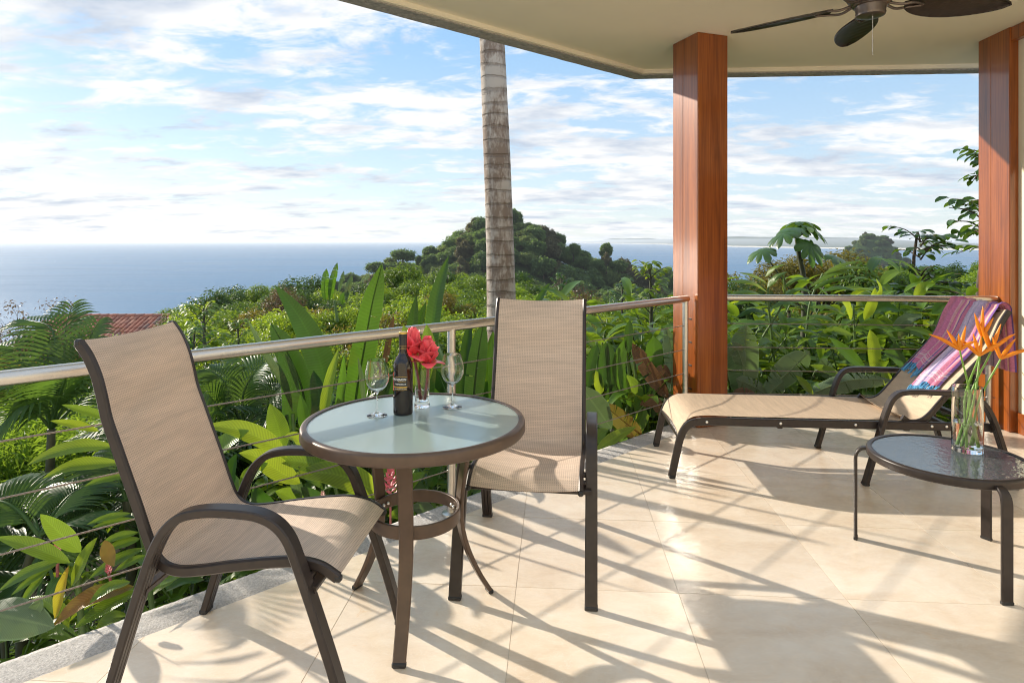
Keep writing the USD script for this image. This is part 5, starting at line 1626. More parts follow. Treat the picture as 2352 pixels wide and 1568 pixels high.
# ------------------------------------------------------------------ the palm trunk
M_palmbark = mat('ringed_palm_bark', {
    'tc': ('texture_coordinate', {}), 's': ('separate_xyz', {}), 'w': ('math', {'math_type': 'multiply', 'value2': 7.4 * 6.28}), 'mz': ('mapping', {'scale': (.6, .6, 2.4)}), 'nz': ('noise_texture', {'scale': 1.6, 'detail': 6.0, 'roughness': .72}),
    'wn': ('math', {'math_type': 'multiply_add', 'value2': 9.0}), 'sn': ('math', {'math_type': 'sine'}), 'ring': ('map_range', {'from_min': .55, 'from_max': .98, 'to_min': 0.0, 'to_max': 1.0, 'clamp': True}),
    'm': ('mapping', {'scale': (26, 26, 9)}), 'n': ('noise_texture', {'scale': 1.0, 'detail': 8.0, 'roughness': 0.75}), 'n2': ('noise_texture', {'scale': 3.2, 'detail': 3.0, 'roughness': 0.6}),
    'lich': ('rgb_ramp', {'ramp': [(.50, (0, 0, 0)), (.60, (1, 1, 1))]}), 'sum': ('math', {'math_type': 'multiply_add', 'value2': .55}), 'half': ('math', {'math_type': 'multiply', 'value2': .55}),
    'c': ('mix', {'mix_type': 'mix', 'color1': (.20, .148, .112), 'color2': (.40, .35, .30)}), 'c2': ('mix', {'mix_type': 'mix', 'color2': (.075, .052, .038)}),
    'rk': ('math', {'math_type': 'multiply', 'value2': .36}), 'b': ('bump', {'strength': .8, 'distance': .012, 'invert': True}), 'p': ('principled_bsdf', {'roughness': .85}),
}, [('tc.object', 's.vector'), ('s.z', 'w.value1'), ('tc.object', 'mz.vector'), ('mz.vector', 'nz.vector'), ('nz.fac', 'wn.value1'), ('w.value', 'wn.value3'), ('wn.value', 'sn.value1'), ('sn.value', 'ring.value'),
    ('tc.object', 'm.vector'), ('m.vector', 'n.vector'), ('tc.object', 'n2.vector'), ('n.fac', 'sum.value1'), ('n2.fac', 'half.value1'), ('half.value', 'sum.value3'), ('sum.value', 'lich.fac'), ('lich.color', 'c.fac'),
    ('c.color', 'c2.color1'), ('ring.result', 'rk.value1'), ('rk.value', 'c2.fac'), ('c2.color', 'p.base_color'), ('ring.result', 'b.height'), ('b.normal', 'p.normal')], surface='p.BSDF')
PD = 6.8
pb, pt = P(1151, 740, PD), P(1132, 92, PD)
gz0 = ground1(pb[0], pb[1])
ax = (pt - pb) / (pt[2] - pb[2])
pz = np.r_[np.linspace(gz0 - .3, 4.4, 260), np.linspace(4.5, 9.5, 40)]
ppath = pb + ax * (pz - pb[2])[:, None]
ppath[:, 0] += .012 * np.sin(pz * 1.1)
prad = np.interp(pz, [gz0, .6, 1.6, 3.5, 9.5], [.20, .158, .148, .134, .10]) * (1 + .03 * (meshkit.fbm(np.stack([pz * 1.7, 0 * pz, 0 * pz], 1), 3, 8) - .5)) * (1 + .008 * np.sign(np.sin(pz * 7.4 * 6.28)) * np.abs(np.sin(pz * 7.4 * 6.28)) ** 4)
pr = Thing('palm_tree', 'tall palm with grey ringed trunk rising past the roof edge', 'palm', (ppath[0][0], ppath[0][1], gz0))
pr.addw('trunk', tube(ppath, prad, 28), M_palmbark, smooth=True)
top = ppath[-1]
prng = np.random.default_rng(9)
for k in range(13):
    az, el = k * 2.4, prng.uniform(.1, 1.1)
    out = np.array([math.cos(az), math.sin(az), 0])
    q = spline([top, top + out * .7 + UP * (.5 + .5 * el), top + out * 1.9 + UP * (.4 + el), top + out * 3.0 + UP * (el - .8)], 20)
    m, uv = frond(q, .75, 34, UP, .6, .05, k)
    pr.addw('frond', m, L_palm, smooth=True, uv=uv)

# ------------------------------------------------------------------ plants close to the terrace, leaf by leaf where the photograph shows them
def px_leaf(t, pts, w, look, d, hint=(0, -1, .5), kind='lance', fold=.25, wave=.05, d1=None, part='leaf', seed=None, curl=0., peak=.45):
    """A leaf of plant t whose midrib passes the given picture points, base first; w = its width there in the same units; d, d1 = the depths of base and tip."""
    d1 = d if d1 is None else d1
    n = 16
    dd = np.linspace(d, d1, len(pts))
    q = spline([P(x, y, k) for (x, y), k in zip(pts, dd)], n)
    wm = w * (d + d1) / 2 / F
    seed = int(abs(pts[0][0] * 7 + pts[0][1] * 13)) if seed is None else seed
    if kind == 'split':
        q = spline(q, 26)
        m, uv = torn(q, paddle(26, wm), np.asarray(hint, float), seed, cuts=2, fold=.14, droop=.10)
    elif kind == 'torn':
        q = spline(q, 26)
        m, uv = torn(q, paddle(26, wm), np.asarray(hint, float), seed)
    else:
        m, uv = blade(q, lance(n, wm, peak) if kind == 'lance' else paddle(n, wm), np.asarray(hint, float), fold, wave, 7, seed, curl=curl)
    return t.addw(part, m, look, smooth=True, uv=uv)


def cane(t, pts, d, r0=.012, look=None, part='cane'):
    return t.addw(part, tube(spline([P(x, y, k) for (x, y), k in zip(pts, np.broadcast_to(d, (len(pts),)))], 20), np.linspace(r0, r0 * .6, 20), 7), look or M_cane, smooth=True)


def spot(px, py, d):
    q = P(px, py, d)
    return (q[0], q[1], ground1(q[0], q[1]))


# --- big upright paddle leaves behind the table
t = Thing('heliconia_clump', 'clump of tall upright paddle leaves rising over the handrail behind the wine bottle', 'plant', spot(880, 1000, 4.6))
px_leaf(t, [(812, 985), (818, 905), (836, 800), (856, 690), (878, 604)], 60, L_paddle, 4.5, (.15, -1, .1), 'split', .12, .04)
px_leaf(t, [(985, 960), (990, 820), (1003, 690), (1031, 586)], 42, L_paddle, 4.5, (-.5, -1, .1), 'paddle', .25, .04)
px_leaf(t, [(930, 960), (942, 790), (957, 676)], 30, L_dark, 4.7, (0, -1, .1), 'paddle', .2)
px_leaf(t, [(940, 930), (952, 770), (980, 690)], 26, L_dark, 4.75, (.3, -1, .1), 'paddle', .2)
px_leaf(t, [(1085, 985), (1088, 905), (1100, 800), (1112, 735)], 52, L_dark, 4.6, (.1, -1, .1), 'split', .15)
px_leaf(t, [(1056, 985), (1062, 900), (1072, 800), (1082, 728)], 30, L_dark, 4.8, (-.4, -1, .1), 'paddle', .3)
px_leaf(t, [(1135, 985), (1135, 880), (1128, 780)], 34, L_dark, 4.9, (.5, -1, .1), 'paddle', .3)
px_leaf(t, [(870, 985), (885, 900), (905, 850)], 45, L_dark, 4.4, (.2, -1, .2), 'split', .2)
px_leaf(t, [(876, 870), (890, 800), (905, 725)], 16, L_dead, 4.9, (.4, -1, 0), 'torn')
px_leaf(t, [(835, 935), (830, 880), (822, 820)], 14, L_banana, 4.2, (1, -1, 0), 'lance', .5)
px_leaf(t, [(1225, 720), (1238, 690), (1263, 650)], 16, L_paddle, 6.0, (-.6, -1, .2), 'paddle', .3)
for x0, x1 in ((812, 830), (985, 960), (930, 930), (1085, 1030), (1056, 1000), (870, 900)):
    cane(t, [(x1, 1240), ((x0 + x1) / 2, 1100), (x0, 960)], 4.6, .02, part='leaf_stalk')

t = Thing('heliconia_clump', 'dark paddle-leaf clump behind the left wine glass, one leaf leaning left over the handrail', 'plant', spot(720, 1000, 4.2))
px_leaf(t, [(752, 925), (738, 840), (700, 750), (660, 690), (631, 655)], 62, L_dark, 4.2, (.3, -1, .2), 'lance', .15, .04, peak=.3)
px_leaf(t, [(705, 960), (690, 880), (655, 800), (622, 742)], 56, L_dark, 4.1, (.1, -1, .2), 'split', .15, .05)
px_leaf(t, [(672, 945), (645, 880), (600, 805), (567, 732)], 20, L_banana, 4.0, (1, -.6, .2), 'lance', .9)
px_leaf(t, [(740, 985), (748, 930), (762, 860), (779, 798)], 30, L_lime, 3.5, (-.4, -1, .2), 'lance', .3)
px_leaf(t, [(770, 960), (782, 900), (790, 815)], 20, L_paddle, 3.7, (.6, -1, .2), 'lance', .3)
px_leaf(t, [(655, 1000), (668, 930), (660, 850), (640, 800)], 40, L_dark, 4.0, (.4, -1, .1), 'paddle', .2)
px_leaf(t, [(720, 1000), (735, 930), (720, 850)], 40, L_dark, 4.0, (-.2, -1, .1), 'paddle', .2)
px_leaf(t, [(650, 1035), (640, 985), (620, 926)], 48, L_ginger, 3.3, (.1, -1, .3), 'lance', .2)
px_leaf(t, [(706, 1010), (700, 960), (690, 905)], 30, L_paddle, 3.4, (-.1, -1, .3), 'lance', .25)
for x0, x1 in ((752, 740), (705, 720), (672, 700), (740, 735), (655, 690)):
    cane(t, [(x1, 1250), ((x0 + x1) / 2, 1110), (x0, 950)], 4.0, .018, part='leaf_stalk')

t = Thing('banana_plant', 'small banana plant with torn leaves showing against the sea on the slope', 'plant', spot(775, 740, 12))
for pts, w in (([(747, 690), (746, 650), (750, 617)], 19), ([(757, 690), (764, 645), (775, 603)], 16), ([(778, 670), (783, 648), (790, 622)], 9), ([(794, 690), (800, 660), (809, 632)], 14), ([(785, 700), (790, 680), (800, 668)], 16)):
    px_leaf(t, pts, w, L_banana if w < 15 else L_paddle, 11.5, (.3, -1, 0), 'torn')
cane(t, [(775, 740), (772, 715), (768, 690)], 11.6, .03, M_cane, 'stem')

# --- gingers below the side-on chair, bottom left
t = Thing('ginger_plant', 'ginger with bright pointed leaves reaching left from behind the side-on chair', 'plant', spot(330, 1300, 2.75))
cane(t, [(352, 1420), (330, 1250), (290, 1080), (262, 930)], 2.75, .012)
for pts, w, lk in (([(228, 990), (170, 975), (115, 966)], 22, L_lime), ([(255, 962), (200, 945), (141, 929)], 22, L_ginger), ([(262, 1025), (185, 1025), (115, 1043), (61, 1068)], 36, L_lime), ([(275, 1062), (165, 1070), (97, 1099)], 33, L_lime), ([(292, 1093), (240, 1100), (192, 1117)], 20, L_ginger),
                   ([(300, 1178), (240, 1190), (198, 1205)], 17, L_ginger), ([(305, 1190), (250, 1200), (211, 1212)], 16, L_ginger), ([(318, 1222), (270, 1232), (228, 1252)], 20, L_ginger), ([(322, 1236), (275, 1250), (237, 1268)], 24, L_ginger), ([(330, 1258), (260, 1290), (203, 1330)], 26, L_ginger), ([(335, 1275), (300, 1290), (262, 1312)], 20, L_ginger)):
    px_leaf(t, pts, w, lk, 2.72, (.1, -.7, .75), d1=2.62)

t = Thing('ginger_plant', 'ginger with broad dark leaves and a yellow-tipped leaf at the lower left edge', 'plant', spot(180, 1420, 2.45))
cane(t, [(190, 1460), (184, 1400), (176, 1290)], 2.45, .014)
for pts, w, lk in (([(186, 1268), (138, 1224), (92, 1180)], 42, L_ginger), ([(162, 1292), (66, 1251), (-10, 1233)], 36, L_ginger), ([(140, 1288), (66, 1313), (-4, 1357)], 27, L_ginger), ([(130, 1296), (80, 1325), (25, 1367)], 19, L_ginger), ([(110, 1310), (75, 1350), (43, 1396)], 20, L_ginger),
                   ([(164, 1346), (194, 1282), (224, 1233)], 35, L_lime), ([(126, 1420), (140, 1360), (158, 1299)], 30, L_yellow), ([(240, 1240), (250, 1275), (262, 1300)], 30, L_rust)):
    px_leaf(t, pts, w, lk, 2.45, (.1, -.7, .7), d1=2.40)

t = Thing('ginger_plant', 'rusty and green ginger leaves lying against the concrete edge at lower left', 'plant', spot(300, 1400, 2.40))
for pts, w, lk in (([(308, 1346), (198, 1376), (119, 1439)], 46, L_rust), ([(315, 1356), (231, 1402), (171, 1443)], 38, L_ginger), ([(410, 1318), (365, 1335), (318, 1352)], 34, L_ginger), ([(300, 1335), (250, 1350), (205, 1385)], 30, L_ginger), ([(470, 1330), (420, 1335), (380, 1358)], 26, L_dark)):
    px_leaf(t, pts, w, lk, 2.50, (.1, -.5, .9), d1=2.36)
t = Thing('banana_leaf_plant', 'pale grey-green banana leaf drooping over the concrete edge in the bottom left corner', 'plant', spot(-40, 1430, 2.35))
px_leaf(t, [(-60, 1402), (0, 1412), (66, 1425), (126, 1440)], 92, L_banana, 2.32, (0, -.6, .8), 'lance', -.25, .05, peak=.4)
px_leaf(t, [(60, 1415), (85, 1395), (96, 1370)], 30, L_banana, 2.36, (.2, -.8, .4), 'lance', .2)
cane(t, [(-80, 1500), (-70, 1440), (-60, 1402)], 2.34, .016)


def cone_flower(label, px, py, d, h, look, lean=0.):
    """A ginger flower head: overlapping waxy bracts on a short stalk."""
    c = P(px, py, d)
    t = Thing('ginger_flower', label, 'flower', c)
    r = np.random.default_rng(int(px))
    t.add('stalk', tube(spline([(lean * .5, 0, -h * 2.2), (lean * .2, 0, -h), (0, 0, -h * .4)], 8), .006, 7), M_stalk, smooth=True)
    for k in range(34):
        u = (k + .5) / 34
        z = h * (u - .5)
        az = k * 2.4
        rr_ = h * .26 * (1 - u ** 3 * .7)
        d_ = np.array([math.cos(az), math.sin(az), 0])
        q = np.stack([d_ * rr_ * s_ + UP * (z + h * .18 * s_ ** 1.5) for s_ in np.linspace(.2, 1.15, 5)])
        m, uv = blade(q, lance(5, h * .16, .5), UP, -.4, 0, 3)
        t.add('bract', m, look, smooth=True)


cone_flower('pink ginger flower head just left of the side-on chair leg', 249, 1303, 2.6, .05, M_pink, .04)
cone_flower('dark pink ginger flower half hidden among the lower left leaves', 132, 1250, 2.6, .06, M_pink)
cone_flower('long pink ginger flower hanging behind the front leg of the round table', 897, 1108, 3.35, .13, M_pink)
cone_flower('pale pink ginger flower just above the seat of the side-on chair', 741, 1143, 3.0, .05, M_pale)

# --- gingers behind the seat of the side-on chair
t = Thing('ginger_plant', 'ginger with broad lime leaves right of the side-on chair back', 'plant', spot(560, 1150, 3.1))
cane(t, [(540, 1260), (520, 1130), (490, 1030)], 3.15, .013)
for pts, w, lk in (([(660, 1050), (610, 1012), (545, 985), (470, 977)], 46, L_lime), ([(480, 1060), (520, 1018), (573, 988)], 46, L_ginger), ([(690, 1110), (640, 1080), (590, 1048), (548, 1040)], 50, L_lime), ([(560, 1140), (575, 1095), (616, 1063)], 44, L_ginger), ([(700, 1020), (675, 1005), (652, 1003)], 28, L_lime),
                   ([(528, 1120), (533, 1080), (545, 1040)], 34, L_dark), ([(470, 1100), (480, 1060), (505, 1000)], 30, L_ginger), ([(640, 1190), (600, 1150), (585, 1110)], 40, L_dark), ([(540, 1180), (520, 1150), (510, 1110)], 40, L_dark)):
    px_leaf(t, pts, w, lk, 3.05, (.1, -.75, .65), d1=2.95)
t = Thing('ginger_plant', 'ginger with one broad insect-eaten leaf under the round table', 'plant', spot(780, 1200, 3.25))
cane(t, [(800, 1300), (790, 1200), (765, 1100)], 3.3, .013)
for pts, w, lk in (([(880, 1142), (830, 1110), (755, 1086), (672, 1090)], 62, L_lime), ([(790, 1080), (710, 1062), (635, 1052)], 52, L_ginger), ([(700, 1160), (665, 1140), (632, 1128)], 40, L_ginger), ([(760, 1170), (715, 1140), (690, 1118)], 36, L_dark), ([(690, 1150), (680, 1100), (688, 1070)], 26, L_banana),
                   ([(860, 1170), (815, 1150), (770, 1150)], 40, L_ginger), ([(740, 1200), (720, 1180), (690, 1175)], 36, L_dark)):
    px_leaf(t, pts, w, lk, 3.15, (.1, -.75, .65), d1=3.05)
t = Thing('ginger_plant', 'dark ginger leaves seen through the ring of the round table', 'plant', spot(940, 1180, 3.55))
cane(t, [(950, 1260), (948, 1200), (940, 1120)], 3.6, .013)
for pts, w, lk in (([(990, 1160), (950, 1120), (915, 1100)], 40, L_dark), ([(900, 1160), (935, 1115), (978, 1084)], 40, L_ginger), ([(960, 1200), (925, 1180), (890, 1185)], 34, L_ginger), ([(1000, 1190), (975, 1170), (940, 1165)], 34, L_banana), ([(985, 1120), (1000, 1085), (1020, 1060)], 30, L_dark), ([(930, 1090), (900, 1075), (868, 1080)], 34, L_ginger)):
    px_leaf(t, pts, w, lk, 3.5, (.1, -.75, .65), d1=3.4)

# --- between the facing chair and the first column
t = Thing('heliconia_clump', 'dark hanging paddle leaves between the facing chair and the wooden column', 'plant', spot(1400, 900, 5.0))
for pts, w, lk in (([(1372, 790), (1358, 830), (1350, 890)], 26, L_dark), ([(1392, 785), (1386, 830), (1384, 892)], 24, L_dark), ([(1398, 786), (1404, 840), (1402, 900)], 24, L_dark), ([(1436, 779), (1420, 842), (1430, 892), (1450, 935)], 32, L_paddle), ([(1446, 735), (1443, 775), (1443, 812)], 20, L_dark),
                   ([(1380, 905), (1372, 870), (1364, 850)], 24, L_lime), ([(1420, 960), (1405, 910), (1410, 880)], 36, L_dark), ([(1470, 950), (1460, 900), (1440, 860)], 34, L_ginger), ([(1500, 960), (1490, 900), (1480, 870)], 30, L_dark), ([(1460, 1000), (1480, 940), (1490, 900)], 30, L_ginger)):
    px_leaf(t, pts, w, lk, 5.0, (.1, -1, .2), 'paddle', .25)
for x in (1370, 1395, 1436, 1450):
    cane(t, [(1420, 1020), (x + 10, 900), (x, 785)], 5.05, .016, part='leaf_stalk')
t = Thing('banana_plant', 'withered banana plant with torn brown leaf left of the wooden column', 'plant', spot(1510, 900, 4.95))
px_leaf(t, [(1537, 915), (1497, 858), (1452, 788)], 40, L_dead, 4.95, (.2, -1, .3), 'torn')
px_leaf(t, [(1503, 862), (1502, 815), (1502, 772)], 42, L_paddle, 5.1, (0, -1, .2), 'paddle', .15)
px_leaf(t, [(1540, 900), (1545, 830), (1530, 750)], 40, L_banana, 5.0, (-.3, -1, .2), 'torn')
px_leaf(t, [(1548, 880), (1525, 850), (1500, 870)], 30, L_dead, 5.0, (0, -1, .3), 'torn')
px_leaf(t, [(1530, 960), (1500, 920), (1470, 930)], 30, L_dead, 4.9, (0, -1, .3), 'torn')
cane(t, [(1525, 1020), (1530, 960), (1535, 905)], 4.98, .05, M_dcane, 'stem')
t = Thing('banana_plant', 'low blue-grey and browned banana leaves beside the armrest of the facing chair', 'plant', spot(1400, 1000, 4.6))
px_leaf(t, [(1405, 985), (1370, 935), (1332, 885)], 66, L_banana, 4.55, (.3, -1, .5), 'lance', -.1)
px_leaf(t, [(1475, 1000), (1430, 965), (1388, 930)], 52, L_rust, 4.6, (.2, -1, .5), 'torn')
px_leaf(t, [(1368, 1034), (1410, 1005), (1462, 979)], 26, L_lime, 4.35, (0, -.8, .6), 'lance')
px_leaf(t, [(1362, 1020), (1380, 995), (1398, 985)], 26, L_ginger, 4.4, (0, -.8, .6), 'lance')
px_leaf(t, [(1350, 1010), (1352, 985), (1362, 955)], 16, L_lime, 4.3, (0, -1, .3), 'lance')
cane(t, [(1430, 1080), (1420, 1030), (1405, 985)], 4.6, .03, M_dcane, 'stem')

# --- behind the lounger, between the columns
t = Thing('banana_plant', 'banana plant with one large dark torn leaf hanging just right of the first column', 'plant', spot(1715, 900, 5.6))
px_leaf(t, [(1706, 915), (1708, 830), (1714, 745)], 76, L_banana, 5.5, (-.15, -1, .2), 'torn')
px_leaf(t, [(1706, 840), (1690, 800), (1668, 815)], 40, L_banana, 5.4, (0, -1, .4), 'torn')
px_leaf(t, [(1770, 915), (1735, 890), (1690, 870)], 44, L_banana, 5.4, (0, -1, .5), 'torn')
px_leaf(t, [(1750, 930), (1715, 905), (1680, 905)], 34, L_dead, 5.3, (0, -1, .5), 'torn')
cane(t, [(1710, 1060), (1706, 980), (1706, 910)], 5.55, .05, M_dcane, 'stem')
t = Thing('banana_plant', 'banana plant with grey striped leaves fanning low behind the lounger', 'plant', spot(1850, 900, 5.6))
px_leaf(t, [(1772, 890), (1815, 850), (1860, 806)], 66, L_banana, 5.5, (.3, -1, .4), 'torn')
px_leaf(t, [(1762, 912), (1780, 890), (1800, 874)], 44, L_banana, 5.4, (0, -1, .5), 'torn')
px_leaf(t, [(1848, 910), (1954, 873), (2046, 872)], 50, L_banana, 5.45, (0, -.8, .8), 'torn')
px_leaf(t, [(1905, 870), (1900, 845), (1885, 825)], 40, L_banana, 5.7, (0, -1, .4), 'torn')
px_leaf(t, [(1868, 905), (1845, 880), (1828, 862)], 20, L_lime, 5.3, (0, -1, .5), 'lance')
px_leaf(t, [(1935, 865), (1900, 850), (1860, 838)], 20, L_ginger, 5.4, (0, -1, .5), 'lance')
cane(t, [(1840, 1060), (1835, 980), (1845, 905)], 5.6, .05, M_dcane, 'stem')
t = Thing('heliconia_clump', 'upright pale lime leaves standing behind the lounger armrest', 'plant', spot(1990, 900, 5.7))
px_leaf(t, [(1990, 850), (1950, 815), (1905, 775)], 30, L_paddle, 5.6, (.2, -1, .3), 'lance', .2)
px_leaf(t, [(2009, 858), (2006, 800), (1998, 756)], 28, L_lime, 5.6, (-.2, -1, .2), 'paddle', .3)
px_leaf(t, [(2085, 850), (2058, 820), (2028, 806)], 30, L_paddle, 5.6, (.1, -1, .3), 'lance', .2)
px_leaf(t, [(2045, 890), (2035, 870), (2028, 845)], 28, L_lime, 5.5, (.1, -1, .3), 'lance', .2)
for x in (1990, 2009, 2085):
    cane(t, [(2010, 1050), (x, 940), (x, 850)], 5.65, .014, part='leaf_stalk')
t = Thing('ginger_plant', 'arching ginger right of the first column above the far handrail', 'plant', spot(1760, 800, 6.4))
cane(t, [(1790, 950), (1775, 800), (1764, 660), (1768, 640)], 6.4, .016)
cane(t, [(1720, 950), (1740, 800), (1800, 690), (1800, 625)], 6.3, .014)
for pts, w, lk in (([(1762, 650), (1735, 634), (1698, 626)], 17, L_lime), ([(1764, 672), (1730, 650), (1674, 646)], 20, L_lime), ([(1766, 690), (1730, 672), (1680, 672)], 19, L_ginger), ([(1757, 636), (1778, 615), (1803, 607)], 15, L_lime), ([(1762, 660), (1785, 635), (1809, 624)], 20, L_ginger), ([(1800, 676), (1797, 650), (1801, 626)], 17, L_ginger),
                   ([(1800, 660), (1830, 640), (1862, 640)], 16, L_ginger), ([(1800, 680), (1835, 664), (1870, 672)], 16, L_ginger), ([(1764, 700), (1725, 690), (1685, 700)], 18, L_ginger), ([(1766, 720), (1730, 712), (1690, 730)], 18, L_dark), ([(1768, 710), (1800, 695), (1840, 705)], 18, L_ginger), ([(1770, 740), (1740, 740), (1700, 760)], 18, L_ginger)):
    px_leaf(t, pts, w, lk, 6.3, (.1, -.5, .85), d1=6.2, curl=.3)
t = Thing('ginger_plant', 'ginger with long leaves sweeping right in front of the cecropia', 'plant', spot(1870, 800, 6.6))
cane(t, [(1840, 950), (1850, 800), (1862, 690), (1890, 628)], 6.6, .016)
for pts, w, lk in (([(1890, 630), (1930, 610), (1978, 598)], 15, L_lime), ([(1888, 634), (1940, 616), (1994, 615)], 15, L_lime), ([(1862, 658), (1910, 630), (1966, 622)], 17, L_lime), ([(1862, 666), (1910, 644), (1966, 633)], 17, L_ginger), ([(1890, 668), (1930, 660), (1966, 668)], 17, L_ginger), ([(1860, 690), (1900, 684), (1950, 700)], 18, L_ginger),
                   ([(1858, 705), (1905, 706), (1945, 725)], 18, L_lime), ([(1856, 700), (1825, 690), (1790, 705)], 17, L_ginger), ([(1854, 725), (1900, 730), (1935, 752)], 18, L_ginger), ([(1850, 735), (1815, 735), (1780, 755)], 18, L_ginger), ([(1850, 760), (1895, 765), (1930, 785)], 17, L_dark)):
    px_leaf(t, pts, w, lk, 6.5, (.1, -.5, .85), d1=6.4, curl=.3)
t = Thing('ginger_plant', 'ginger with yellow-green upright leaves left of the shawl', 'plant', spot(1960, 800, 6.3))
cane(t, [(1970, 950), (1965, 820), (1960, 700)], 6.3, .016)
for pts, w, lk in (([(1955, 735), (1945, 705), (1925, 675)], 30, L_lime), ([(1985, 735), (2000, 700), (2010, 660)], 26, L_lime), ([(1990, 720), (2030, 705), (2070, 715)], 30, L_paddle), ([(1960, 760), (2010, 745), (2060, 760)], 26, L_ginger), ([(1960, 770), (1915, 760), (1875, 775)], 22, L_ginger), ([(2050, 760), (2080, 735), (2120, 725)], 26, L_banana), ([(2080, 800), (2070, 770), (2100, 740)], 24, L_banana),
                   ([(2100, 690), (2120, 660), (2150, 650)], 24, L_lime), ([(2010, 690), (2020, 665), (2012, 640)], 16, L_lime), ([(2140, 720), (2170, 700), (2200, 690)], 26, L_paddle), ([(2160, 735), (2195, 725), (2230, 735)], 24, L_ginger)):
    px_leaf(t, pts, w, lk, 6.2, (.1, -.7, .6), d1=6.1)

# --- palms at the left
def px_palm(label, base, crown, d, fr, seed, L=.34):
    q = P(*base, d)
    t = Thing('areca_palm', label, 'palm', (q[0], q[1], ground1(q[0], q[1])))
    t.addw('trunk', tube(spline([(q[0], q[1], ground1(q[0], q[1])), q, P(*crown, d)], 16), np.linspace(.045, .022, 16), 10), M_dcane, smooth=True)
    for k, (pts, dd) in enumerate(fr):
        path = spline([P(*crown, d)] + [P(x, y, d + dd * (i + 1) / len(pts)) for i, (x, y) in enumerate(pts)], 20)
        m, uv = frond(path, L, 25, UP + np.array([0, -.25, 0]), .46, .017, seed + k)
        t.addw('frond', m, L_palm, smooth=True, uv=uv)


px_palm('areca palm with arching fronds at the left edge in front of the tiled roof', (110, 1250), (118, 985), 3.7,
        [([(130, 850), (118, 755), (60, 735)], .3), ([(150, 830), (150, 760), (165, 700)], .5), ([(175, 880), (200, 790), (225, 740)], .2), ([(80, 870), (40, 800), (-20, 800)], .2), ([(140, 900), (148, 860), (100, 850)], -.5), ([(60, 920), (20, 890), (-40, 920)], -.2), ([(200, 900), (235, 850), (260, 830)], .6), ([(100, 930), (50, 935), (-10, 990)], -.3)], 40, .36)
px_palm('areca palm with low dark fronds at the left edge under the first cable', (60, 1320), (90, 1230), 3.1,
        [([(40, 1170), (-10, 1150), (-60, 1180)], .1), ([(130, 1170), (170, 1130), (215, 1120)], .4), ([(70, 1160), (40, 1120), (10, 1110)], .5), ([(150, 1200), (200, 1180), (250, 1190)], .3), ([(30, 1250), (-20, 1250), (-60, 1290)], 0), ([(110, 1290), (60, 1330), (0, 1340)], -.1)], 60, .30)
px_palm('areca palm with silvery fronds below the handrail between the side-on chair and the paddle leaves', (560, 1150), (560, 985), 4.6,
        [([(560, 900), (600, 840), (640, 815)], .2), ([(530, 920), (510, 870), (480, 850)], .1), ([(520, 960), (480, 910), (455, 905)], -.2), ([(600, 940), (640, 890), (670, 880)], .2), ([(545, 930), (560, 870), (555, 820)], .5), ([(500, 985), (470, 960), (440, 980)], -.3), ([(610, 970), (650, 950), (680, 970)], -.2)], 80, .36)
px_palm('areca palm fronds behind the seat of the side-on chair', (300, 1230), (290, 1150), 3.5,
        [([(260, 1080), (220, 1060), (180, 1075)], .2), ([(330, 1080), (370, 1050), (420, 1060)], .3), ([(240, 1140), (190, 1130), (150, 1170)], 0), ([(300, 1060), (310, 1000), (300, 960)], .4), ([(350, 1130), (400, 1120), (450, 1150)], .1)], 100, .30)


# bamboo-like fine leaves at the left
def build_bamboo(t, f):
    r = np.random.default_rng(900 + f)
    ms = []
    tips = []
    for k in range(26):
        a = r.uniform(0, 6.28)
        o = np.array([math.cos(a), math.sin(a), 0])
        p = spline([o * r.uniform(0, .25), o * .3 + UP * .5, o * r.uniform(.4, .75) + UP * r.uniform(.55, .95)], 10)
        ms.append(tube(p, np.linspace(.005, .002, 10), 4))
        tips += list(p[3:])
    t.add('culms', cat_(ms), M_cane, smooth=True)
    t.add('foliage', leaf_cloud(r, np.array(tips), np.full(len(tips), .13), 3800, .085, 1, .18, .5, .2), F_grass, smooth=False)


BAMBOO = Kind('bamboo_clump', 'bamboo', build_bamboo, 2)
for px, py, d, s, lb in ((20, 1090, 4.4, 1.1, 'fine-leaved bamboo at the left edge under the first cable'), (110, 1070, 4.6, 1.0, 'fine-leaved bamboo behind the areca trunk at the left'), (200, 1050, 4.8, 1.0, 'fine-leaved bamboo left of the side-on chair back'),
                         (-50, 1160, 4.0, 1.0, 'fine-leaved bamboo lower on the left picture edge'), (160, 1130, 4.3, .9, 'darker bamboo below the bright pointed leaves at left')):
    q = P(px, py, d)
    BAMBOO.put(lb, (q[0], q[1], q[2] - .55 * s), px, s)

# --- filling gingers, heliconias and palms that close the understorey
krng = np.random.default_rng(31)
ORD = ['leftmost', 'second', 'third', 'fourth', 'fifth', 'sixth', 'seventh', 'eighth', 'ninth', 'tenth', 'eleventh', 'twelfth', 'thirteenth']


def fill(kind, rows, h, what, group):
    """A row of plants, each named by its place in the row from the left."""
    for k, (px, top, d, s) in enumerate(sorted(rows)):
        q = P(px, top, d)
        if beyond(q[0], q[1]) < .45:
            d += .6
            q = P(px, top, d)
        nm = f'{ORD[k]} from the left of the ' if k else 'leftmost of the '
        kind.put(nm + what, (q[0], q[1], q[2] - h * s), krng.uniform(0, 6.28), s * krng.uniform(.92, 1.08), group)


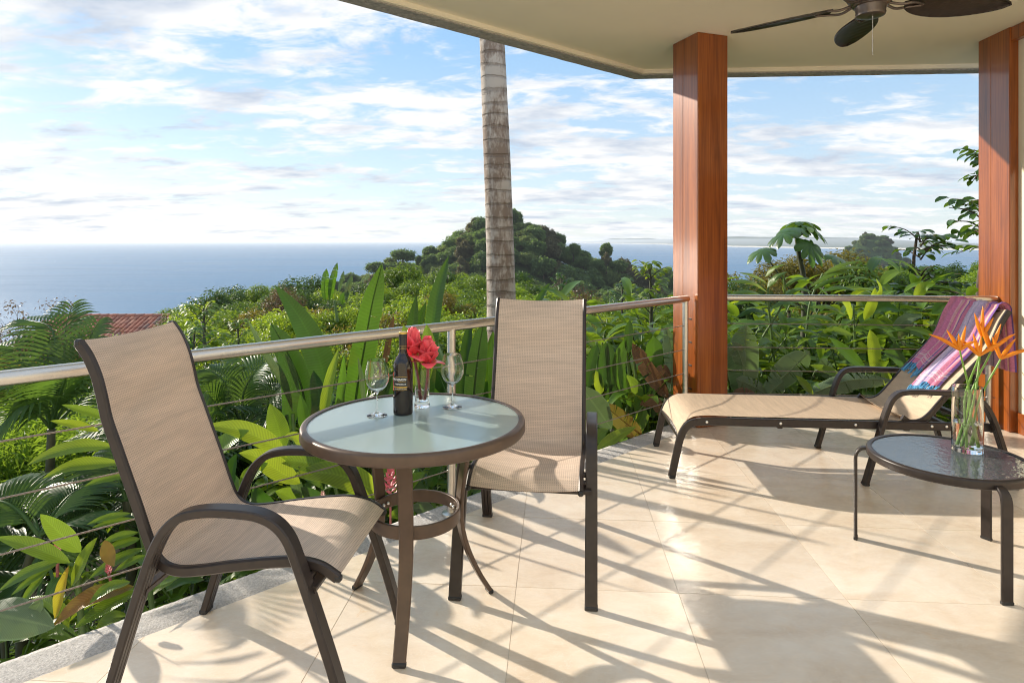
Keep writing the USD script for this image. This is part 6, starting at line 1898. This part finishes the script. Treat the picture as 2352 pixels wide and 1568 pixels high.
fill(GINGER, [(20, 1330, 2.9, .55), (250, 1290, 3.0, .6), (420, 1130, 3.7, .75), (470, 1220, 3.3, .6), (560, 1060, 3.9, .8), (650, 1150, 3.6, .6)], 1.15, 'shaded gingers low below the left handrail', 'gingers below the left handrail')
fill(GINGER, [(770, 1010, 4.0, .85), (840, 1080, 4.0, .7), (930, 1030, 4.2, .8), (1030, 980, 4.3, .9), (1120, 960, 4.6, .9)], 1.15, 'gingers behind the round table', 'gingers behind the round table')
fill(GINGER, [(1360, 715, 6.2, 1.1), (1420, 700, 6.6, 1.1), (1480, 705, 6.3, 1.15), (1540, 700, 6.2, 1.1), (1385, 760, 5.8, 1.0), (1460, 765, 5.8, 1.0), (1530, 780, 5.7, 1.0)], 1.15, 'upper gingers left of the first column', 'upper gingers left of the first column')
fill(GINGER, [(1400, 880, 5.3, .8), (1480, 880, 5.3, .8), (1350, 900, 5.0, .8), (1540, 860, 5.5, .9)], 1.15, 'lower gingers left of the first column', 'lower gingers left of the first column')
fill(GINGER, [(1680, 690, 6.9, 1.1), (1740, 700, 7.2, 1.1), (1800, 690, 7.0, 1.1), (1860, 680, 7.4, 1.15), (1920, 660, 7.4, 1.15), (1980, 655, 7.2, 1.1), (2050, 650, 7.0, 1.1), (2120, 655, 7.2, 1.1), (2190, 650, 7.0, 1.1), (2240, 660, 6.8, 1.0)], 1.15, 'gingers rising above the far handrail', 'gingers rising above the far handrail')
fill(GINGER, [(1690, 760, 6.4, 1.0), (1750, 770, 6.5, 1.0), (1820, 765, 6.4, 1.0), (1890, 765, 6.6, 1.0), (1950, 770, 6.4, 1.0), (2020, 770, 6.4, 1.0), (2090, 740, 6.4, 1.0), (2160, 745, 6.3, 1.0), (2230, 750, 6.2, 1.0)], 1.15, 'gingers just under the far handrail', 'gingers just under the far handrail')
fill(GINGER, [(1800, 830, 6.0, .9), (1920, 840, 6.0, .9), (2060, 850, 6.0, .9), (2140, 830, 6.0, .9)], 1.15, 'lowest gingers behind the lounger', 'lowest gingers behind the lounger')
fill(HELICONIA, [(1060, 790, 5.6, .8), (1150, 770, 5.8, .8), (700, 820, 5.2, .8), (830, 860, 5.2, .7), (980, 840, 5.4, .8)], 2.2, 'shaded heliconias behind the round table', 'shaded heliconias behind the round table')
fill(HELICONIA, [(1345, 800, 5.6, .7), (1300, 760, 6.2, .8), (2080, 790, 6.0, .6)], 2.2, 'shaded heliconias right of the facing chair', 'shaded heliconias right of the facing chair')
fill(PALM, [(450, 930, 4.6, 1.0), (620, 960, 4.9, 1.0), (380, 1010, 4.3, 1.0), (720, 950, 4.9, 1.0), (-20, 1010, 4.6, 1.1), (40, 1180, 3.7, .8)], 1.45, 'small palms in the shade below the left handrail', 'small palms below the left handrail')
for k, (px, top, d, s) in enumerate(((0, 930, 7, 1.0), (120, 900, 7.5, 1.0), (250, 880, 7.5, 1.0), (370, 880, 7.2, 1.0), (480, 900, 7, 1.0), (620, 900, 7.5, 1.0), (760, 850, 7.6, 1.0), (900, 850, 7.6, 1.0), (1040, 800, 8, 1.0), (1180, 790, 8, 1.0), (1320, 770, 8, 1.0), (1450, 740, 8.4, 1.0), (1540, 740, 8.4, 1.0))):
    q = P(px, top, d)
    SHRUB['dark' if krng.uniform() < .4 else 'green'].put((f'{ORD[k]} from the left' if k else 'leftmost') + ' of the dark shrubs low behind the handrail plants', (q[0], q[1], q[2] - 1.9 * s), krng.uniform(0, 6), s, 'dark shrubs low on the slope')

# low ground cover that hides the soil below the handrails
gr = np.random.default_rng(77)
n = 110000
gxx, gyy = gr.uniform(-11, 9, n), gr.uniform(1.0, 14, n)
keep = (beyond(gxx, gyy) > .22) & (beyond(gxx, gyy) < 9) & (gr.uniform(0, 1, n) < 1.15 - beyond(gxx, gyy) / 11)
gxx, gyy = gxx[keep], gyy[keep]
c = np.stack([gxx, gyy, ground(gxx, gyy) + gr.uniform(.0, .22, len(gxx))], 1)
single('ground_cover', leaf_cloud(gr, c, np.full(len(c), .05), len(c) * 2, .11, 1, .42, .1, .1), F_dark, label='low dark leafy ground cover under the plants below the handrails', cat='ground cover', kind='stuff', smooth=False)

# --- two leaves standing in the flower vase
for k, (pts, lb) in enumerate((([(958, 905), (948, 830), (940, 790), (926, 745)], 'green pointed leaf in the small vase right behind the bottle neck'), ([(972, 905), (980, 830), (983, 790), (980, 744)], 'green pointed leaf standing highest behind the pink flowers'))):
    q0 = P(*pts[0], 2.57)
    t = Thing('vase_leaf', lb, 'leaf', q0, group='leaves in the small vase')
    q = spline([P(x, y, 2.57 + .02 * i) for i, (x, y) in enumerate(pts)], 16)
    m, uv = blade(q, lance(16, .066, .6), (.1, -1, .2), .2, .02, 7, k)
    t.addw('blade', m, L_ginger, smooth=True, uv=uv)

# ------------------------------------------------------------------ the air over the sea
M_haze = mat('haze_air', {'v': ('principled_volume', {'color': (0.86, 0.92, 1.0), 'density': HAZE, 'anisotropy': 0.2})}, [], volume='v.volume')
hb = trimesh.creation.box([184000, 91500, 150])
hb.apply_translation([0, 45000, -104 + 75])
single('haze', hb, M_haze, label='pale haze over the sea and the far coast', cat='haze', kind='stuff', smooth=False)
